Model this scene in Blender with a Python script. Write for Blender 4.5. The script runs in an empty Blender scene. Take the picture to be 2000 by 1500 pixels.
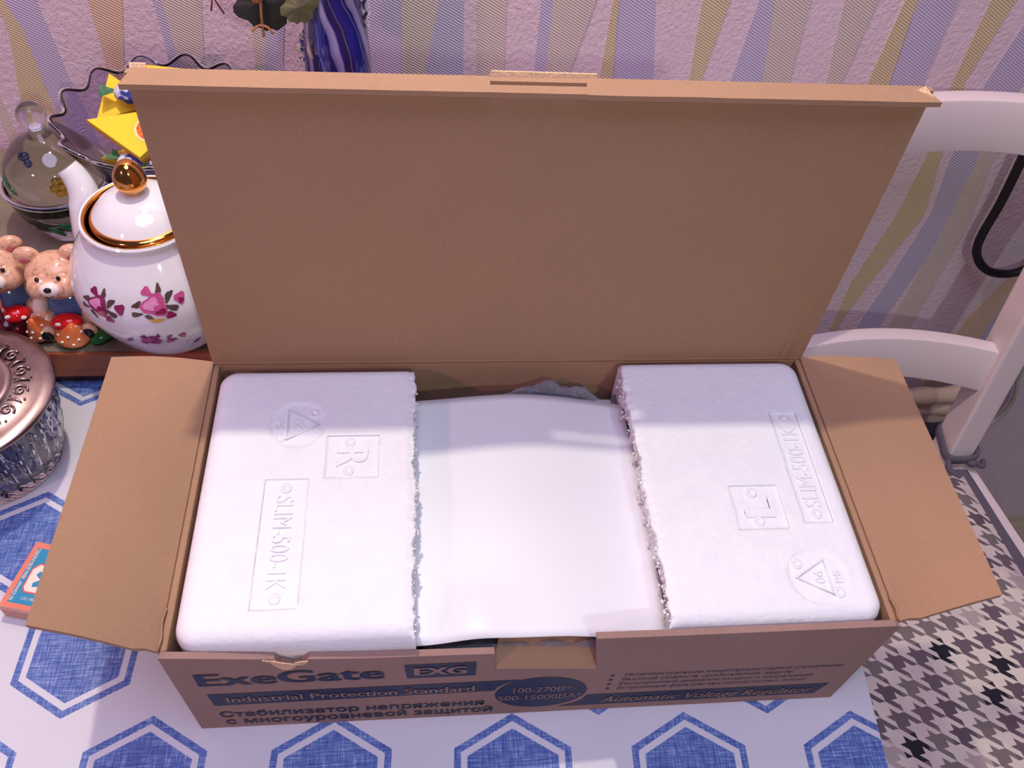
import bpy, bmesh, math, random
from mathutils import Vector, Matrix, noise
random.seed(4)
S = bpy.context.scene
C = S.collection
PI = math.pi

# ------------------------------------------------------------------ camera, world, lights, exposure
cam_d = bpy.data.cameras.new('camera')
cam_d.sensor_fit = 'HORIZONTAL'; cam_d.sensor_width = 36.0
cam_d.lens = 36.0*1679.6/2000.0
cam_d.clip_start = 0.01
cam = bpy.data.objects.new('camera', cam_d); C.objects.link(cam)
cam.matrix_world = Matrix(((0.99504163, 0.01205417, -0.09872614, -0.0640853),
                           (-0.07190215, 0.77301034, -0.63030556, -0.19093487),
                           (0.06871852, 0.6342789, 0.77004418, 0.57839285),
                           (0, 0, 0, 1)))
S.camera = cam
w = bpy.data.worlds.new('room_light'); S.world = w; w.use_nodes = True
bgn = w.node_tree.nodes['Background']
bgn.inputs['Color'].default_value = (0.56, 0.46, 0.74, 1); bgn.inputs['Strength'].default_value = 0.14
def lamp(name, loc, watts, color, radius):
    d = bpy.data.lights.new(name, 'POINT'); d.energy = watts; d.color = color; d.shadow_soft_size = radius
    o = bpy.data.objects.new(name, d); C.objects.link(o); o.location = loc
    return o
lamp('pendant_bulb', (-0.19, 0.375, 1.06), 20.5, (1.0, 0.89, 0.74), 0.015)     # bulb hanging behind the lid, close to the wall
lamp('room_lamp', (0.35, -1.20, 1.10), 18.0, (0.86, 1.0, 0.84), 0.03)           # second lamp on the viewer's side
lamp('pink_lamp', (-1.15, -0.75, 0.95), 21.0, (1.0, 0.42, 0.66), 0.05)          # pink coloured lamp to the left
ad = bpy.data.lights.new('overhead_fill', 'AREA'); ad.shape = 'DISK'; ad.size = 1.2; ad.energy = 20.0; ad.color = (0.64, 0.64, 1.0)
ao = bpy.data.objects.new('overhead_fill', ad); C.objects.link(ao); ao.location = (0.05, -0.35, 2.0)   # added cool fill from overhead, facing down, stands for ceiling bounce
vs = S.view_settings
vs.view_transform = 'Standard'; vs.look = 'None'; vs.exposure = 0.0; vs.gamma = 1.0; vs.use_curve_mapping = False

# ------------------------------------------------------------------ helpers
def srgb(r, g, b):
    f = lambda c: c/12.92 if c <= 0.04045 else ((c+0.055)/1.055)**2.4
    return (f(r/255), f(g/255), f(b/255), 1)

def wloc(o):
    v = Vector((0, 0, 0))
    while o is not None:
        v += o.location; o = o.parent
    return v

def thing(name, label, cat, loc, group=None):
    o = bpy.data.objects.new(name, None); C.objects.link(o); o.location = loc
    o.empty_display_size = 0.02
    o['label'] = label; o['category'] = cat
    if group: o['group'] = group
    return o

def tag(o, label, cat, group=None):
    o['label'] = label; o['category'] = cat
    if group: o['group'] = group
    return o

FIX = set()
def obj(name, bm, mats, parent=None, smooth=True, origin=None, label=None, angle=None):
    """bm is in world coordinates"""
    me = bpy.data.meshes.new(name)
    if id(bm) in FIX:
        FIX.discard(id(bm)); bmesh.ops.recalc_face_normals(bm, faces=bm.faces[:])
    org = wloc(parent) if parent is not None else Vector(origin or (0, 0, 0))
    bmesh.ops.translate(bm, verts=bm.verts[:], vec=-org)
    for f in bm.faces: f.smooth = smooth
    if angle is not None:
        for e in bm.edges:
            if len(e.link_faces) == 2 and e.calc_face_angle(0) > angle: e.smooth = False
    bm.to_mesh(me); bm.free()
    o = bpy.data.objects.new(name, me); C.objects.link(o)
    if not isinstance(mats, (list, tuple)): mats = [mats]
    for m in mats: me.materials.append(m)
    if parent is not None: o.parent = parent
    else: o.location = org
    if label: o['label'] = label
    return o

def struct(o): o['kind'] = 'structure'; return o

def box(bm, x0, x1, y0, y1, z0, z1, bevel=0.0, seg=2, mi=0):
    vs = [bm.verts.new((x, y, z)) for z in (z0, z1) for y in (y0, y1) for x in (x0, x1)]
    fs = [(0, 2, 3, 1), (4, 5, 7, 6), (0, 1, 5, 4), (2, 6, 7, 3), (0, 4, 6, 2), (1, 3, 7, 5)]
    F = [bm.faces.new([vs[i] for i in f]) for f in fs]
    for f in F: f.material_index = mi
    if bevel > 0:
        E = list({e for f in F for e in f.edges})
        bmesh.ops.bevel(bm, geom=E, offset=bevel, segments=seg, profile=0.5, affect='EDGES')
    return vs

def prism(bm, poly, n, depth, bevel=0.0, seg=2, mi=0):
    """poly: list of Vector; extruded along n*depth"""
    n = Vector(n)
    a = [bm.verts.new(p) for p in poly]; b = [bm.verts.new(Vector(p)+n*depth) for p in poly]
    F = [bm.faces.new(a[::-1]), bm.faces.new(b)]
    k = len(poly)
    for i in range(k): F.append(bm.faces.new((a[i], a[(i+1) % k], b[(i+1) % k], b[i])))
    for f in F: f.material_index = mi
    if bevel > 0:
        E = [e for e in F[0].edges]+[e for e in F[1].edges]
        bmesh.ops.bevel(bm, geom=E, offset=bevel, segments=seg, profile=0.5, affect='EDGES')
    return F

def tube(bm, pts, rad, n=10, close=False, mi=0):
    pts = [Vector(p) for p in pts]; rings = []
    up = Vector((0.12, 0.31, 0.94)).normalized()
    for i, p in enumerate(pts):
        if close: t = pts[(i+1) % len(pts)]-pts[i-1]
        else: t = pts[min(i+1, len(pts)-1)]-pts[max(i-1, 0)]
        t.normalize()
        s = t.cross(up)
        if s.length < 1e-3: s = t.cross(Vector((1, 0, 0)))
        s.normalize(); u = s.cross(t).normalized()
        r = rad[i] if isinstance(rad, (list, tuple)) else rad
        rings.append([bm.verts.new(p+s*(r*math.cos(2*PI*k/n))+u*(r*math.sin(2*PI*k/n))) for k in range(n)])
    m = len(rings)
    for i in range(m if close else m-1):
        A, B = rings[i], rings[(i+1) % m]
        for k in range(n):
            f = bm.faces.new((A[k], A[(k+1) % n], B[(k+1) % n], B[k])); f.material_index = mi
    if not close:
        bm.faces.new(rings[0][::-1]).material_index = mi; bm.faces.new(rings[-1]).material_index = mi

def smoothpath(pts, k=6):
    """Catmull-Rom"""
    pts = [Vector(p) for p in pts]; out = []
    for i in range(len(pts)-1):
        p0 = pts[max(i-1, 0)]; p1 = pts[i]; p2 = pts[i+1]; p3 = pts[min(i+2, len(pts)-1)]
        for j in range(k):
            t = j/k
            out.append(0.5*((2*p1)+(p2-p0)*t+(2*p0-5*p1+4*p2-p3)*t*t+(-p0+3*p1-3*p2+p3)*t**3))
    out.append(pts[-1]); return out

def lathe(bm, cx, cy, prof, n=64, mod=None, mi=0, closed=False):
    rings = []
    for i, (r, z) in enumerate(prof):
        if r < 1e-6: rings.append([bm.verts.new((cx, cy, z))]); continue
        R = []
        for k in range(n):
            a = 2*PI*k/n; rr, zz = r, z
            if mod: rr, zz = mod(a, r, z, i)
            R.append(bm.verts.new((cx+rr*math.cos(a), cy+rr*math.sin(a), zz)))
        rings.append(R)
    m = len(rings)
    for i in range(m if closed else m-1):
        A, B = rings[i], rings[(i+1) % m]
        for k in range(n):
            a0, a1 = A[k % len(A)], A[(k+1) % len(A)]; b0, b1 = B[k % len(B)], B[(k+1) % len(B)]
            vs = []
            for v in (a0, a1, b1, b0):
                if v not in vs: vs.append(v)
            if len(vs) >= 3:
                try: bm.faces.new(vs).material_index = mi
                except ValueError: pass

def ball(bm, c, r, sx=1, sy=1, sz=1, u=20, v=12, rot=None, mi=0):
    M = Matrix.Translation(c)
    if rot is not None: M = M @ rot
    M = M @ Matrix.Diagonal((r*sx, r*sy, r*sz, 1))
    res = bmesh.ops.create_uvsphere(bm, u_segments=u, v_segments=v, radius=1, matrix=M)
    if mi:
        for f in {f for x in res['verts'] for f in x.link_faces}: f.material_index = mi

def ico(bm, c, r, sub=1):
    bmesh.ops.create_icosphere(bm, subdivisions=sub, radius=r, matrix=Matrix.Translation(c))

def remeshed(bm, voxel):
    me = bpy.data.meshes.new('tmp'); bm.to_mesh(me); bm.free()
    o = bpy.data.objects.new('tmp', me); C.objects.link(o)
    m = o.modifiers.new('r', 'REMESH'); m.mode = 'VOXEL'; m.voxel_size = voxel
    s = o.modifiers.new('s', 'SMOOTH'); s.iterations = 5; s.factor = 0.5
    dg = bpy.context.evaluated_depsgraph_get()
    me2 = bpy.data.meshes.new_from_object(o.evaluated_get(dg))
    b = bmesh.new(); b.from_mesh(me2)
    bpy.data.objects.remove(o); bpy.data.meshes.remove(me); bpy.data.meshes.remove(me2)
    return b

def textbm(s, extrude=0.0, bold=0.0, spacing=1.0):
    cu = bpy.data.curves.new('t', 'FONT'); cu.body = s; cu.size = 1.0; cu.extrude = extrude; cu.offset = bold
    cu.resolution_u = 3; cu.space_character = spacing
    o = bpy.data.objects.new('t', cu); C.objects.link(o)
    dg = bpy.context.evaluated_depsgraph_get()
    me = bpy.data.meshes.new_from_object(o.evaluated_get(dg))
    b = bmesh.new(); b.from_mesh(me)
    bpy.data.objects.remove(o); bpy.data.curves.remove(cu); bpy.data.meshes.remove(me)
    if extrude == 0:                                 # one glyph of the font fills badly: rebuild its faces from its outline
        b.verts.ensure_lookup_table(); seen = set(); islands = []
        for v in list(b.verts):
            if v.index in seen: continue
            st = [v]; isl = {v.index}
            while st:
                q = st.pop()
                for e in q.link_edges:
                    u = e.other_vert(q)
                    if u.index not in isl: isl.add(u.index); st.append(u)
            seen |= isl; islands.append([b.verts[i] for i in sorted(isl)])
        for vv in islands:
            fc = {f for x in vv for f in x.link_faces}
            if len(vv) == 12 and len(fc) == 13:
                xs = sorted(x.co.x for x in vv); ys = sorted({round(x.co.y, 3) for x in vv})
                xa, xb, xc, xd = xs[0], xs[4], xs[7], xs[-1]
                ks = [k for k in range(1, len(ys)-1)]; ya, yb = ys[ks[0]], ys[ks[-1]]
                bmesh.ops.delete(b, geom=vv, context='VERTS')
                for (p, q, r, t) in ((xa, xb, ys[0], ys[-1]), (xc, xd, ys[0], ys[-1]), (xb, xc, ya, yb)):
                    nv = [b.verts.new((p, r, 0)), b.verts.new((q, r, 0)), b.verts.new((q, t, 0)), b.verts.new((p, t, 0))]
                    b.faces.new(nv)
    return b

def text(name, s, fit, mat, parent, place, bold=0.0, extrude=0.0, capfit=True, shear=0.0, spacing=1.0):
    """fit = (u0,u1,v0,v1): x range, baseline and cap height; place(u,v,w)->world"""
    b = textbm(s, extrude, 0.0 if bold > 0 else bold, spacing)
    xs = [v.co.x for v in b.verts]; x0, x1 = min(xs), max(xs)
    if bold > 0:                                    # strokes thickened by stacked, slightly shifted copies
        src = list(b.faces)
        for k in range(1, 4):
            r = bmesh.ops.duplicate(b, geom=src)
            nv = [g for g in r['geom'] if isinstance(g, bmesh.types.BMVert)]
            bmesh.ops.translate(b, verts=nv, vec=(bold*k, 0.4*bold*(k % 2), 0.00006*k))
        x1 += 3*bold
    cap = 0.70
    u0, u1, v0, v1 = fit
    for v in b.verts:
        t = (v.co.x-x0)/(x1-x0); hh = v.co.y/cap
        v.co = place(u0+t*(u1-u0)+shear*hh*(v1-v0), v0+hh*(v1-v0), v.co.z)
    return obj(name, b, mat, parent, smooth=False)

# ------------------------------------------------------------------ materials
class NT:
    def __init__(self, name):
        self.m = bpy.data.materials.new(name); self.m.use_nodes = True
        self.t = self.m.node_tree; self.b = self.t.nodes['Principled BSDF']
        self.out = self.t.nodes['Material Output']
    def n(self, typ, **kw):
        x = self.t.nodes.new(typ)
        for k, v in kw.items(): setattr(x, k, v)
        return x
    def link(self, a, b): self.t.links.new(a, b)
    def math(self, op, a, b=None, c=None):
        x = self.n('ShaderNodeMath', operation=op)
        for i, v in enumerate((a, b, c)):
            if v is None: continue
            if isinstance(v, (int, float)): x.inputs[i].default_value = v
            else: self.link(v, x.inputs[i])
        return x.outputs[0]
    def coords(self, scale=(1, 1, 1), rot=(0, 0, 0), loc=(0, 0, 0)):
        tc = self.n('ShaderNodeTexCoord'); mp = self.n('ShaderNodeMapping')
        mp.inputs['Scale'].default_value = scale; mp.inputs['Rotation'].default_value = rot; mp.inputs['Location'].default_value = loc
        self.link(tc.outputs['Object'], mp.inputs['Vector']); return mp.outputs['Vector']
    def noise(self, vec, scale, detail=3, rough=0.5):
        x = self.n('ShaderNodeTexNoise'); x.inputs['Scale'].default_value = scale
        x.inputs['Detail'].default_value = detail; x.inputs['Roughness'].default_value = rough
        self.link(vec, x.inputs['Vector']); return x.outputs['Fac']
    def ramp(self, fac, stops):
        x = self.n('ShaderNodeValToRGB'); e = x.color_ramp.elements
        while len(e) < len(stops): e.new(0.5)
        for i, (p, c) in enumerate(stops): e[i].position = p; e[i].color = c
        self.link(fac, x.inputs['Fac']); return x.outputs['Color']
    def mix(self, fac, a, b):
        x = self.n('ShaderNodeMix', data_type='RGBA')
        for s, v in ((x.inputs[0], fac), (x.inputs[6], a), (x.inputs[7], b)):
            if isinstance(v, (int, float)): s.default_value = v
            elif isinstance(v, tuple): s.default_value = v
            else: self.link(v, s)
        return x.outputs[2]
    def bump(self, h, strength, dist):
        x = self.n('ShaderNodeBump'); x.inputs['Strength'].default_value = strength; x.inputs['Distance'].default_value = dist
        self.link(h, x.inputs['Height']); self.link(x.outputs['Normal'], self.b.inputs['Normal'])
    def color(self, c):
        if isinstance(c, tuple): self.b.inputs['Base Color'].default_value = c
        else: self.link(c, self.b.inputs['Base Color'])
    def set(self, **kw):
        for k, v in kw.items(): self.b.inputs[k.replace('_', ' ')].default_value = v

def plain(name, col, rough=0.5, metal=0.0, var=0.06, scale=60, bump=0.0, **kw):
    t = NT(name); v = t.coords()
    f = t.noise(v, scale, 4)
    dark = tuple(c*(1-var) for c in col[:3])+(1,); lite = tuple(min(1, c*(1+var)) for c in col[:3])+(1,)
    t.color(t.ramp(f, [(0.3, dark), (0.7, lite)]))
    t.set(Roughness=rough, Metallic=metal, **kw)
    if bump > 0: t.bump(f, bump, 0.001)
    return t.m

def glass(name, col, rough=0.02, ior=1.45, **kw):
    t = NT(name); v = t.coords(); f = t.noise(v, 30, 2)
    t.color(t.ramp(f, [(0.3, tuple(c*0.97 for c in col[:3])+(1,)), (0.7, col)]))
    t.set(Roughness=rough, IOR=ior, **kw); t.b.inputs['Transmission Weight'].default_value = 1.0
    return t.m

def kraft(name, col, dirn='x', dirt=0.0):
    t = NT(name); v = t.coords()
    st = t.coords(scale=(900, 12, 12) if dirn == 'x' else (12, 900, 12))
    fib = t.noise(v, 420, 5, 0.7); big = t.noise(v, 14, 3); spk = t.noise(v, 1500, 1)
    wv = t.noise(t.coords(scale=(6, 330, 6) if dirn == 'x' else (330, 6, 6)), 1.0, 1)
    c1 = tuple(c*0.88 for c in col[:3])+(1,); c2 = tuple(min(1, c*1.10) for c in col[:3])+(1,)
    base = t.ramp(fib, [(0.3, c1), (0.7, c2)])
    bl = t.ramp(big, [(0.35, tuple(c*0.95 for c in col[:3])+(1,)), (0.65, tuple(c*1.04 for c in col[:3])+(1,))])
    m = t.mix(0.5, base, bl)
    sp = t.math('GREATER_THAN', spk, 0.74)
    m = t.mix(t.math('MULTIPLY', sp, 0.55), m, tuple(c*0.45 for c in col[:3])+(1,))
    t.color(m); t.set(Roughness=0.82); t.b.inputs['Specular IOR Level'].default_value = 0.25
    h = t.math('ADD', t.math('MULTIPLY', wv, 0.7), t.math('MULTIPLY', fib, 0.4))
    t.bump(h, 0.25, 0.0006)
    return t.m

M = {}
KR = srgb(164, 129, 101)
M['kraft'] = kraft('kraft_board', KR, 'x')
M['kraft_y'] = kraft('kraft_board_flaps', KR, 'y')
M['kraft_out'] = kraft('kraft_board_outside', srgb(151, 122, 112), 'y')
M['torn'] = plain('torn_board', srgb(214, 178, 140), 0.9, var=0.2, scale=700, bump=0.5)
M['ink'] = plain('dark_blue_ink', srgb(30, 36, 66), 0.6, var=0.15, scale=400)
M['ink_kraft'] = plain('kraft_showing_through', srgb(150, 120, 108), 0.8, var=0.1, scale=500)

def foam_mat():
    t = NT('white_foam'); v = t.coords()
    vo = t.n('ShaderNodeTexVoronoi', feature='SMOOTH_F1'); vo.inputs['Scale'].default_value = 290
    t.link(v, vo.inputs['Vector'])
    n2 = t.noise(v, 90, 3)
    t.color(t.ramp(n2, [(0.3, (0.81, 0.81, 0.83, 1)), (0.7, (0.85, 0.85, 0.86, 1))]))
    t.set(Roughness=0.55); t.b.inputs['Specular IOR Level'].default_value = 0.35
    h = t.math('SUBTRACT', 1.0, vo.outputs['Distance'])
    t.bump(h, 0.35, 0.0009)
    return t.m
M['foam'] = foam_mat()
M['paper'] = plain('white_paper', (0.79, 0.79, 0.81, 1), 0.42, var=0.01, scale=20)
M['bag'] = None

def bag_mat():
    t = NT('clear_grey_plastic'); v = t.coords()
    tr = t.n('ShaderNodeBsdfTransparent'); tr.inputs['Color'].default_value = (0.80, 0.82, 0.86, 1)
    mx = t.n('ShaderNodeMixShader'); lw = t.n('ShaderNodeLayerWeight'); lw.inputs['Blend'].default_value = 0.35
    t.color(srgb(196, 194, 204)); t.set(Roughness=0.16)
    t.bump(t.noise(v, 55, 4, 0.6), 0.9, 0.004)
    f = t.math('ADD', t.math('MULTIPLY', lw.outputs['Facing'], 0.5), 0.26)
    t.link(f, mx.inputs[0]); t.link(tr.outputs[0], mx.inputs[1]); t.link(t.b.outputs[0], mx.inputs[2])
    t.link(mx.outputs[0], t.out.inputs['Surface']); return t.m
M['bag'] = bag_mat()
M['device'] = plain('dark_grey_metal', srgb(52, 52, 58), 0.45, 0.3)
M['clear'] = glass('clear_glass', (0.96, 0.96, 0.97, 1))
M['smoky'] = glass('smoky_violet_glass', (0.72, 0.67, 0.84, 1), 0.03)
M['smokyrim'] = glass('dark_violet_glass', (0.58, 0.50, 0.72, 1), 0.03)
M['blueglass'] = glass('blue_tinted_glass', (0.22, 0.34, 0.72, 1), 0.05)
M['crystal'] = glass('pressed_crystal', (0.86, 0.84, 0.86, 1), 0.02, 1.52)
M['amber'] = glass('amber_glass', (0.95, 0.66, 0.10, 1), 0.05)
M['greenglass'] = plain('green_glass', srgb(30, 96, 52), 0.1)
M['pinkglass'] = glass('pink_plastic', (0.92, 0.55, 0.58, 1), 0.12)
M['magenta'] = glass('magenta_plastic', (0.82, 0.12, 0.30, 1), 0.12)
M['porc'] = plain('white_porcelain', (0.80, 0.79, 0.80, 1), 0.07, var=0.01)
M['porc'].node_tree.nodes['Principled BSDF'].inputs['Coat Weight'].default_value = 0.5
M['gold'] = plain('gold_glaze', srgb(226, 160, 84), 0.10, 1.0, var=0.05)
M['rose1'] = plain('rose_pink', srgb(200, 88, 140), 0.15, var=0.2, scale=600)
M['rose2'] = plain('rose_deep', srgb(140, 34, 84), 0.15, var=0.2, scale=600)
M['rose3'] = plain('rose_light', srgb(232, 150, 192), 0.15, var=0.1, scale=600)
M['leafd'] = plain('decal_leaf', srgb(92, 70, 66), 0.15, var=0.2, scale=600)
M['decalgold'] = plain('decal_ribbon', srgb(216, 160, 74), 0.2, var=0.1, scale=600)
M['wood'] = None
def wood_mat(name, c1, c2, rough=0.35):
    t = NT(name); v = t.coords(scale=(3, 40, 60)); f = t.noise(v, 3.0, 5, 0.6)
    t.color(t.ramp(f, [(0.3, c1), (0.7, c2)])); t.set(Roughness=rough); t.bump(f, 0.1, 0.0008); return t.m
M['wood'] = wood_mat('red_brown_wood', srgb(136, 62, 34), srgb(172, 90, 52))
M['darkwood'] = wood_mat('dark_wood', srgb(70, 36, 34), srgb(92, 52, 46))
M['tableboard'] = wood_mat('pale_board', srgb(180, 160, 140), srgb(205, 186, 165), 0.5)
M['tray_in'] = plain('greenish_tray_floor', srgb(128, 116, 96), 0.18, var=0.12, scale=25)
M['chair'] = plain('white_paint', srgb(240, 216, 214), 0.38, var=0.02, scale=10)
M['trim'] = plain('mauve_grey_cloth', srgb(104, 92, 104), 0.9, var=0.12, scale=500, bump=0.3)
M['cord'] = plain('black_rubber', srgb(22, 16, 22), 0.55, var=0.1)
M['cable'] = plain('cream_plastic', srgb(196, 186, 172), 0.5, var=0.05)
M['cloth'] = plain('pale_cloth', srgb(206, 178, 162), 0.9, var=0.06, scale=40, bump=0.4)
M['shade_dark'] = plain('wall_shade_colour', srgb(44, 32, 52), 0.9)  # wall shadow behind the chair, put in as a dark colour
M['tan'] = None
def bear_mat():
    t = NT('tan_glaze'); v = t.coords(); f = t.noise(v, 260, 4, 0.7); g = t.noise(v, 45, 2)
    a = t.ramp(f, [(0.34, srgb(150, 92, 66)), (0.5, srgb(216, 164, 132))])
    t.color(t.mix(t.math('MULTIPLY', g, 0.55), a, srgb(236, 190, 160))); t.set(Roughness=0.10); t.bump(f, 0.2, 0.001)
    return t.m
M['tan'] = bear_mat()
M['bearpale'] = plain('pale_glaze', srgb(240, 222, 212), 0.1, var=0.03)
M['earpink'] = plain('ear_pink_glaze', srgb(190, 104, 104), 0.12)
M['overall'] = plain('blue_glaze', srgb(84, 106, 156), 0.10, var=0.22, scale=90)
M['blackgl'] = plain('black_glaze', srgb(24, 18, 24), 0.08)
M['redgl'] = plain('red_glaze', srgb(196, 22, 28), 0.08, var=0.1)
M['whitegl'] = plain('white_dot', srgb(245, 238, 225), 0.2, var=0.02)
M['greengl'] = plain('green_glaze', srgb(36, 104, 40), 0.14, var=0.25, scale=120)
def mush_mat():
    t = NT('orange_glaze'); v = t.coords(); f = t.noise(v, 60, 3)
    t.color(t.ramp(f, [(0.3, srgb(206, 92, 36)), (0.7, srgb(228, 138, 92))])); t.set(Roughness=0.16)
    t.b.inputs['Subsurface Weight'].default_value = 0.15; t.b.inputs['Subsurface Radius'].default_value = (0.01, 0.004, 0.002)
    return t.m
M['orange'] = mush_mat()
M['stem'] = plain('cream_stem', srgb(206, 178, 128), 0.3, var=0.08)
def silver_mat():
    t = NT('tarnished_silver'); v = t.coords(); f = t.noise(v, 35, 4)
    t.color(t.ramp(f, [(0.3, srgb(150, 128, 128)), (0.7, srgb(196, 178, 172))])); t.set(Roughness=0.26, Metallic=1.0)
    return t.m
M['silver'] = silver_mat()
M['napkin'] = plain('yellow_napkin', srgb(248, 206, 44), 0.75, var=0.04, scale=300)
M['napedge'] = plain('napkin_edge', srgb(222, 170, 60), 0.85, var=0.15, scale=500)
def fruit_mat():
    t = NT('orange_print'); v = t.coords(); f = t.noise(v, 500, 3, 0.7)
    t.color(t.ramp(f, [(0.35, srgb(188, 52, 24)), (0.65, srgb(240, 140, 50))])); t.set(Roughness=0.8); return t.m
M['fruit'] = fruit_mat()
M['fruitrim'] = plain('cream_print', srgb(250, 226, 170), 0.8, var=0.03)
def candy_mat():
    t = NT('candy_wrapper'); v = t.coords(); f = t.noise(v, 75, 2)
    t.color(t.ramp(f, [(0.44, srgb(226, 226, 238)), (0.50, srgb(66, 78, 164))])); t.set(Roughness=0.16)
    t.bump(t.noise(v, 160, 3), 0.6, 0.002); return t.m
M['candy'] = candy_mat()
M['candygreen'] = plain('green_wrapper', srgb(70, 120, 70), 0.25, var=0.4, scale=300)
M['mb_top'] = plain('matchbox_coral', srgb(232, 128, 104), 0.7, var=0.05)
M['mb_side'] = plain('matchbox_board', srgb(198, 150, 134), 0.8, var=0.08)
M['mb_strike'] = plain('striking_strip', srgb(170, 112, 124), 0.9, var=0.1, scale=700)
M['mb_blue'] = plain('matchbox_blue', srgb(44, 140, 178), 0.7, var=0.04)
M['mb_cream'] = plain('matchbox_cream', srgb(246, 226, 208), 0.7, var=0.03)
M['mb_red'] = plain('matchbox_red', srgb(232, 84, 84), 0.7, var=0.03)
M['leaf1'] = plain('dark_leaf', srgb(34, 38, 34), 0.5, var=0.3, scale=90)
M['leaf2'] = plain('olive_leaf', srgb(104, 104, 70), 0.5, var=0.15, scale=90)
M['twig'] = plain('brown_twig', srgb(178, 122, 80), 0.6, var=0.2, scale=200)
M['redstem'] = plain('reddish_stem', srgb(130, 62, 56), 0.6)

def vase_mat():
    t = NT('blue_white_swirl_glass'); v = t.coords()
    sp = t.n('ShaderNodeSeparateXYZ'); t.link(v, sp.inputs[0])
    ang = t.math('ARCTAN2', sp.outputs['Y'], sp.outputs['X'])
    nz = t.noise(v, 22, 2)
    ph = t.math('ADD', t.math('ADD', t.math('MULTIPLY', ang, 6/(2*PI)), t.math('MULTIPLY', sp.outputs['Z'], 9.0)), t.math('MULTIPLY', nz, 0.7))
    fr = t.math('FRACT', ph)
    fr2 = t.math('FRACT', t.math('MULTIPLY', ph, 2.37))
    a = t.ramp(fr, [(0.0, srgb(34, 36, 150)), (0.36, srgb(20, 22, 108)), (0.42, srgb(150, 140, 190)), (0.58, srgb(176, 166, 206)), (0.64, srgb(28, 28, 128)), (0.84, srgb(44, 34, 66)), (1.0, srgb(34, 36, 150))])
    b = t.math('LESS_THAN', fr2, 0.09)
    t.color(t.mix(t.math('MULTIPLY', b, 0.7), a, srgb(126, 120, 190)))
    t.set(Roughness=0.08); t.b.inputs['Coat Weight'].default_value = 0.6
    return t.m
M['vase'] = vase_mat()

def wall_mat(name, c, kind):
    t = NT(name); v = t.coords()
    big = t.noise(v, 3.0, 2)
    t.color(t.ramp(big, [(0.3, tuple(x*0.95 for x in c[:3])+(1,)), (0.7, tuple(min(1, x*1.04) for x in c[:3])+(1,))]))
    t.set(Roughness=0.6); t.b.inputs['Specular IOR Level'].default_value = 0.35
    if kind == 'bump':
        h = t.noise(t.coords(scale=(1, 1, 0.75)), 300, 3, 0.6)
        t.bump(t.ramp(h, [(0.40, (0, 0, 0, 1)), (0.62, (1, 1, 1, 1))]), 0.5, 0.0008)
    else:
        wv = t.n('ShaderNodeTexWave', wave_type='BANDS', bands_direction='X'); wv.inputs['Scale'].default_value = 130
        t.link(t.coords(rot=(0, 1.05, 0)), wv.inputs['Vector'])
        t.bump(wv.outputs['Fac'], 0.55, 0.0007)
    return t.m
M['wall'] = wall_mat('wallpaper_embossed', srgb(232, 206, 214), 'bump')
M['lilac'] = wall_mat('wallpaper_lilac', srgb(202, 188, 212), 'rib')
M['yellow'] = wall_mat('wallpaper_yellow', srgb(218, 196, 158), 'rib')
M['orangew'] = wall_mat('wallpaper_orange', srgb(228, 192, 166), 'rib')
M['beige'] = wall_mat('wallpaper_beige', srgb(218, 200, 190), 'rib')
M['floor'] = wood_mat('beige_floor', srgb(150, 136, 116), srgb(168, 152, 130), 0.5)

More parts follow.
